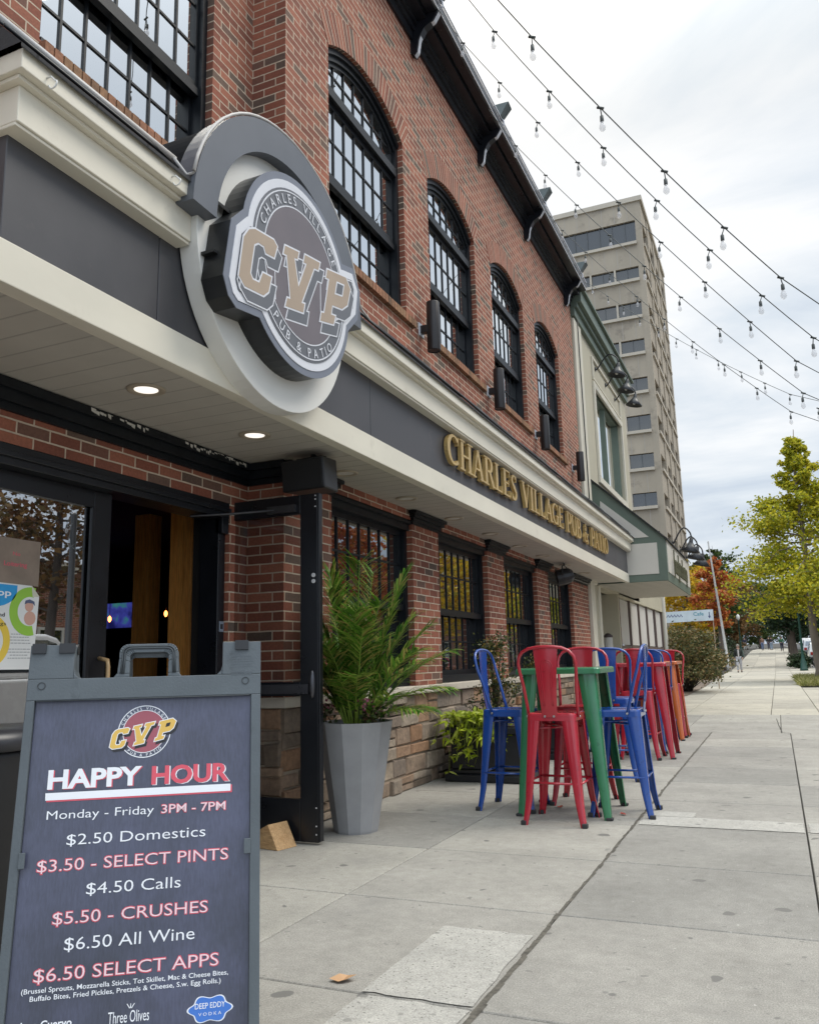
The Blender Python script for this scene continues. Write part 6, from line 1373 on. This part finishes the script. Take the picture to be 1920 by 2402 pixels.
# cars
def car(nm, lb, x, y, mat, rz=0, pickup=False, zoff=-.14):
    t = thing(nm, lb, 'pickup truck' if pickup else 'car', (0, 0, 0), None); Wd = .92
    F = lambda u, v, w_: Vector((w_, u, v))
    if pickup: body = [(-2.7, .45), (2.55, .45), (2.7, .6), (2.68, .95), (2.5, 1.10), (1.2, 1.16), (-2.68, 1.14), (-2.72, .7)]; cab = [(-.75, 1.15), (1.25, 1.15), (.62, 1.80), (.4, 1.86), (-.45, 1.86), (-.68, 1.80)]
    else: body = [(-2.25, .42), (2.2, .42), (2.33, .6), (2.3, .88), (2.05, 1.0), (1.1, 1.08), (-2.2, 1.08), (-2.3, .75)]; cab = [(-2.1, 1.07), (1.15, 1.07), (.45, 1.62), (.2, 1.70), (-1.6, 1.70), (-1.9, 1.58)]
    k_ = MB(); k_.prism(body, F, -Wd, Wd); n0 = len(k_.v); k_.prism(cab, F, -Wd+.02, Wd-.02)
    for i in range(n0, len(k_.v)):
        p = k_.v[i]; k_.v[i] = (p[0]*(1-.22*max(0, (p[2]-1.08))), p[1], p[2])
    k_.build('body', mat, t, bevel=.05, seg=3)
    k_ = MB(); sid = [(c[0]*.0+c[0], c[1]) for c in offs(cab, -.10)]; GLS = MT.get('car_glass') or mirror_glass('car_glass', (.6, .65, .7), .3); MT['car_glass'] = GLS.name and GLS if not isinstance(GLS, str) else GLS
    for s in (-1, 1):
        V = [(s*((Wd-.015)*(1-.22*max(0, v-1.08))), u, v) for u, v in sid]; k_.face(V)
    fr = [cab[1], cab[2]]; k_.face([(s*.70, u+.025, v) for s, (u, v) in ((-1, (cab[1][0]-.08, cab[1][1]+.06)), (1, (cab[1][0]-.08, cab[1][1]+.06)), (.9, (cab[2][0]+.06, cab[2][1]-.05)), (-.9, (cab[2][0]+.06, cab[2][1]-.05)))])
    rb_ = [cab[0], cab[-1]]; k_.face([(s*.70, u-.03, v) for s, (u, v) in ((-1, (cab[0][0]+.04, cab[0][1]+.08)), (1, (cab[0][0]+.04, cab[0][1]+.08)), (.9, (cab[-1][0]-.02, cab[-1][1]-.05)), (-.9, (cab[-1][0]-.02, cab[-1][1]-.05)))])
    k_.build('window', GLS, t)
    ax = (1.55, -1.7) if pickup else (1.4, -1.38)
    for a in ax:
        for s in (-1, 1):
            k_ = MB(); k_.lathe([(.20, -.11), (.31, -.11), (.34, -.08), (.34, .08), (.31, .11), (.20, .11)], (0, 0, 0), 24); k_.xf(Matrix.Translation((s*.82, a, .34)) @ Matrix.Rotation(pi/2, 4, 'Y')); wh = k_.build('wheel', MT.get('tyre') or pm('tyre', (.02, .02, .02), .8), t)
            k_ = MB(); k_.lathe([(.0, .06), (.05, .105), (.12, .09), (.20, .112), (.205, .09)], (0, 0, 0), 16, capb=False, capt=False); k_.xf(Matrix.Translation((s*.82, a, .34)) @ Matrix.Rotation(s*pi/2, 4, 'Y')); k_.build('rim', MT.get('rim') or pm('rim', (.45, .45, .47), .3, metal=.8), wh)
    L_ = body[2][0]; B_ = body[-1][0]
    for s in (-1, 1):
        k_ = MB(); k_.box((s*.62-.2, L_-.06, .70), (s*.62+.2, L_+.012, .86)); k_.build('headlight', plain('headlight', (.7, .7, .7), .15) if 'headlight' not in MT else MT['headlight'], t, bevel=.02)
        k_ = MB(); k_.box((s*.72-.12, B_-.02, .72), (s*.72+.12, B_+.05, .95)); k_.build('tail_light', plain('tail_light', (.35, .01, .01), .2) if 'tail_light' not in MT else MT['tail_light'], t, bevel=.02)
    k_ = MB(); k_.box((-.88, B_-.05, .36), (.88, B_+.1, .56)); k_.box((-.88, L_-.1, .36), (.88, L_+.03, .54)); k_.box((-.45, L_-.02, .58), (.45, L_+.012, .70)); k_.build('bumper', PLBLACK, t, bevel=.03)
    t.location = (x, y, gz(y)+zoff); t.rotation_euler = (0, 0, rz); return t
WHITEC = pm('white_car_paint', (.70, .70, .70), .25, var=.03, coat=.6); DARKC = pm('dark_car_paint', (.03, .032, .036), .25, coat=.6); SILV = pm('silver_car_paint', (.40, .41, .43), .3, metal=.4, coat=.5)
car('parked_car', 'white parked car at the kerb behind the lamp post, seen past the ginkgo trunk', 3.18, 74, WHITEC)
car('parked_car', 'dark parked car nearest behind the ginkgo trunk', 3.2, 64, DARKC)
car('parked_car', 'silver parked car farther up the kerb', 3.15, 88, SILV)
car('parked_van', 'white tall parked vehicle farthest up the kerb', 3.2, 97, WHITEC)
car('pickup_truck', 'white pickup truck parked across the sidewalk, mirrored in the door glass', 4.6, 9.6, WHITEC, 0, True)
# ------------------------------------------------------------------ people
SKIN = pm('skin', (.42, .25, .18), .55, var=.06)
def skinmesh(nm, nodes, edges, mat, par, sub=1):
    me = bpy.data.meshes.new(nm); me.from_pydata([n_[0] for n_ in nodes], edges, []); me.materials.append(mat)
    o = bpy.data.objects.new(nm, me); COL.objects.link(o); o.parent = par
    if not me.skin_vertices: me.attributes  # layer is created below
    md = o.modifiers.new('skin', 'SKIN'); md.use_smooth_shade = True
    if not me.skin_vertices:
        bm = bmesh.new(); bm.from_mesh(me); bm.verts.layers.skin.verify(); bm.to_mesh(me); bm.free()
    for sv, n_ in zip(me.skin_vertices[0].data, nodes): sv.radius = (n_[1], n_[2] if len(n_) > 2 else n_[1])
    me.skin_vertices[0].data[0].use_root = True
    sb = o.modifiers.new('sub', 'SUBSURF'); sb.levels = sb.render_levels = sub; ORG[o.name] = ORG.get(par.name, Vector()); return o
def person(lb, x, y, rz, top, legs, hair, stride=.16, shoe=None, jacket=None, h=1.72, grp=None):
    t = thing('person', lb, 'person', (0, 0, 0), grp); k = h/1.72; S = stride
    J = dict(pel=(0, 0, .95), wai=(0, 0, 1.10), che=(0, 0, 1.30), nec=(0, 0, 1.46), hd1=(0, .01, 1.55), hd2=(0, .015, 1.66))
    N_, E_ = [], []
    def add(p, r, par=None, r2=None):
        N_.append(((p[0]*k, p[1]*k, p[2]*k), r*k, (r2 or r)*k)); i = len(N_)-1
        if par is not None: E_.append((par, i))
        return i
    pel = add(J['pel'], .125, None, .10); wai = add(J['wai'], .12, pel, .095); che = add(J['che'], .145, wai, .105); nk = add((0, .005, 1.45), .055, che); hb = add((0, .01, 1.54), .075, nk, .085); ht = add((0, .015, 1.64), .078, hb, .092); add((0, .012, 1.71), .045, ht)
    add((0, .10, 1.595), .016, hb)
    for s in (-1, 1): add((s*.078, .01, 1.60), .018, ht)
    arms, lg = {}, {}
    for s in (-1, 1):
        sh_ = add((s*.17, 0, 1.40), .062, che); el = add((s*.225, -.03*s*1.5-.02, 1.13), .045, sh_); wr = add((s*.22, .07-s*.09, .90), .032, el); pa = add((s*.215, .085-s*.09, .83), .036, wr, .022)
        for f_, (dx, dy, dz) in enumerate(((.0, .035, -.075), (.0, .015, -.085), (.0, -.005, -.082), (.0, -.022, -.068), (-s*.02, .045, -.03))): add((s*.213+dx, .087-s*.09+dy, .82+dz), .009, pa)
        arms[s] = [N_[sh_], N_[el], N_[wr]]
        hp_ = add((s*.09, 0, .90), .095, pel); kn = add((s*.095, .07+s*S*.45, .50), .062, hp_); an = add((s*.10, s*S-.03*s, .10), .042, kn); add((s*.105, s*S+.13, .045), .042, an, .03); lg[s] = [N_[hp_], N_[kn], N_[an]]
    skinmesh('body', N_, E_, SKIN, t)
    up = lambda n_, a: (n_[0], n_[1]+a*k, n_[2]+a*k)
    ja = .04 if jacket else 0
    tn = [up(N_[pel], .022+ja), up(N_[wai], .024+ja), up(N_[che], .024+ja), ((0, 0, 1.42*k), .075*k, .07*k)]; te = [(0, 1), (1, 2), (2, 3)]
    for s in (-1, 1):
        i = len(tn); tn += [up(arms[s][0], .018), up(arms[s][1], .02), up(arms[s][2], .014)]; te += [(2, i), (i, i+1), (i+1, i+2)]
    skinmesh('jacket' if jacket else 'shirt', tn, te, jacket or top, t)
    if jacket: k_ = MB(); k_.prism([(-.03, .95), (.03, .95), (.045, 1.25), (.04, 1.40), (-.04, 1.40), (-.045, 1.25)], lambda u, v, w_: Vector((u*k, w_*k, v*k)), .145, .186); k_.build('shirt', top, t, bevel=.015)
    pn = [up(N_[pel], .015)]; pe = []
    for s in (-1, 1):
        i = len(pn); pn += [up(lg[s][0], .018), up(lg[s][1], .02), up(lg[s][2], .022)]; pe += [(0, i), (i, i+1), (i+1, i+2)]
    skinmesh('trousers', pn, pe, legs, t)
    for s in (-1, 1): k_ = MB(); k_.tube([(s*.10*k, (s*S-.06)*k, .04*k), (s*.103*k, (s*S+.05)*k, .05*k), (s*.106*k, (s*S+.19)*k, .03*k)], [.045*k, .052*k, .032*k], 10); k_.build('shoe', shoe or PLBLACK, t)
    k_ = MB(); k_.lathe([(.0, .125), (.05, .115), (.082, .07), (.092, .02), (.09, -.04)], (0, 0, 0), 14, capb=False, capt=False); k_.xf(Matrix.Translation((0, -.008*k, 1.622*k)) @ Matrix.Rotation(rad(14), 4, 'X') @ Matrix.Scale(k, 4)); k_.build('hair', hair, t)
    for s in (-1, 1): k_ = MB(); k_.lathe([(0, .008), (.008, 0), (0, -.008)], (s*.03*k, .095*k, 1.625*k), 8, capb=False, capt=False); k_.build('eye', PLBLACK, t)
    k_ = MB(); k_.box((-.022*k, .086*k, 1.552*k), (.022*k, .096*k, 1.560*k)); k_.build('mouth', plain('lips', (.35, .13, .11), .5) if 'lips' not in MT else MT['lips'], t)
    t.location = (x, y, gz(y)); t.rotation_euler = (0, 0, rz); return t
cl = lambda n, c: pm(n, c, .85, var=.15, vs=9)
person('person in an open dark jacket and pale trousers walking down the sidewalk', -2.25, 56, pi+.05, cl('pale_shirt', (.55, .52, .5)), cl('pale_trousers', (.42, .42, .44)), pm('grey_hair', (.2, .17, .15), .8), .17, None, cl('dark_jacket', (.02, .024, .02)))
pg = 'people near the hill crest'
person('person in a dark top and white trousers far up the sidewalk on the left', -3.85, 118, pi, cl('navy_top', (.03, .035, .06)), cl('white_trousers', (.6, .6, .58)), pm('dark_hair', (.03, .022, .018), .7), .14, grp=pg)
person('person in a brown top and blue jeans far up the middle of the sidewalk', -1.7, 116, pi+.2, cl('brown_top', (.22, .13, .09)), cl('blue_jeans', (.10, .14, .25)), MT['dark_hair'], .15, grp=pg)
person('person in black with light blue jeans far up the sidewalk', -.62, 116, .1, cl('black_top', (.02, .02, .022)), cl('light_jeans', (.25, .32, .42)), MT['dark_hair'], .16, grp=pg)
person('person in dark clothes just left of the pair in jeans, small at the crest', -.95, 121, pi, MT['black_top'], MT['navy_top'], MT['dark_hair'], .1, grp=pg)
person('person in a green top beside the kerb trees far up the street', .55, 108, pi, cl('green_top', (.04, .14, .07)), MT['navy_top'], MT['dark_hair'], .12, grp=pg)
# ------------------------------------------------------------------ across the street (seen in the glass)
def brick_block(lb, x0, y0, y1, h, seed):
    t = thing('brick_building', lb, 'building', (x0, (y0+y1)/2, 0), 'brick buildings across the street'); k_ = MB(); k_.box((x0, y0, 0), (x0+12, y1, h)); k_.build('wall', BRICK, t)
    k_ = MB(); k_.box((x0-.25, y0-.1, h-.35), (x0+12, y1+.1, h+.1)); k_.build('cornice', MT['cream_trim'], t)
    z = 1.0
    while z < h-2:
        y = y0+1.2
        while y < y1-1.5:
            k_ = MB(); framebox(k_, y, y+1.2, z, z+1.7, .1, x0-.06, x0); w_ = k_.build('window', MT['white_frame'], t); k_ = MB(); k_.box((x0-.02, y+.1, z+.1), (x0-.01, y+1.1, z+1.6)); k_.build('pane', DKGLASS, w_); y += 3.2
        z += 3.2
brick_block('low red brick building across the street from the doorway', 17, 14, 34, 5.0, 1); brick_block('red brick row building across the street farther up', 17, 36, 62, 8.0, 2); brick_block('red brick building across the street at the top of the block', 17, 64, 95, 10, 3)
og = 'trees across the street and along the kerb'
tree('kerb_tree', 'rust leaved tree across the street, mirrored in the door glass', (11.5, 17.2, 0), 10.5, 3.6, 30, 9500, .19, RUST, BARK, 81, grp=og, z0=.28); 
tree('kerb_tree', 'green tree across the street opposite the pub', (11.6, 24, 0), 9, 3.2, 22, 4500, .24, GRN, BARK, 82, grp=og, z0=.25)
tree('kerb_tree', 'orange red tree across the street, mirrored in the pub windows', (11.8, 33, 0), 9.5, 3.4, 22, 5200, .24, REDL, BARK, 83, grp=og, z0=.25)
tree('kerb_tree', 'yellow tree across the street, mirrored in the pub windows', (11.6, 43, 0), 9.0, 3.4, 22, 4800, .26, YEL, BARK, 84, grp=og, z0=.25)
tree('kerb_tree', 'second yellow tree across the street farther up', (11.6, 54, 0), 10, 3.4, 22, 4500, .28, YEL, BARK, 85, grp=og, z0=.25)
tree('kerb_tree', 'green tree across the street at the top of the block', (11.6, 68, gz(68)), 10, 3.6, 22, 4200, .3, GRN, BARK, 86, grp=og, z0=.25)
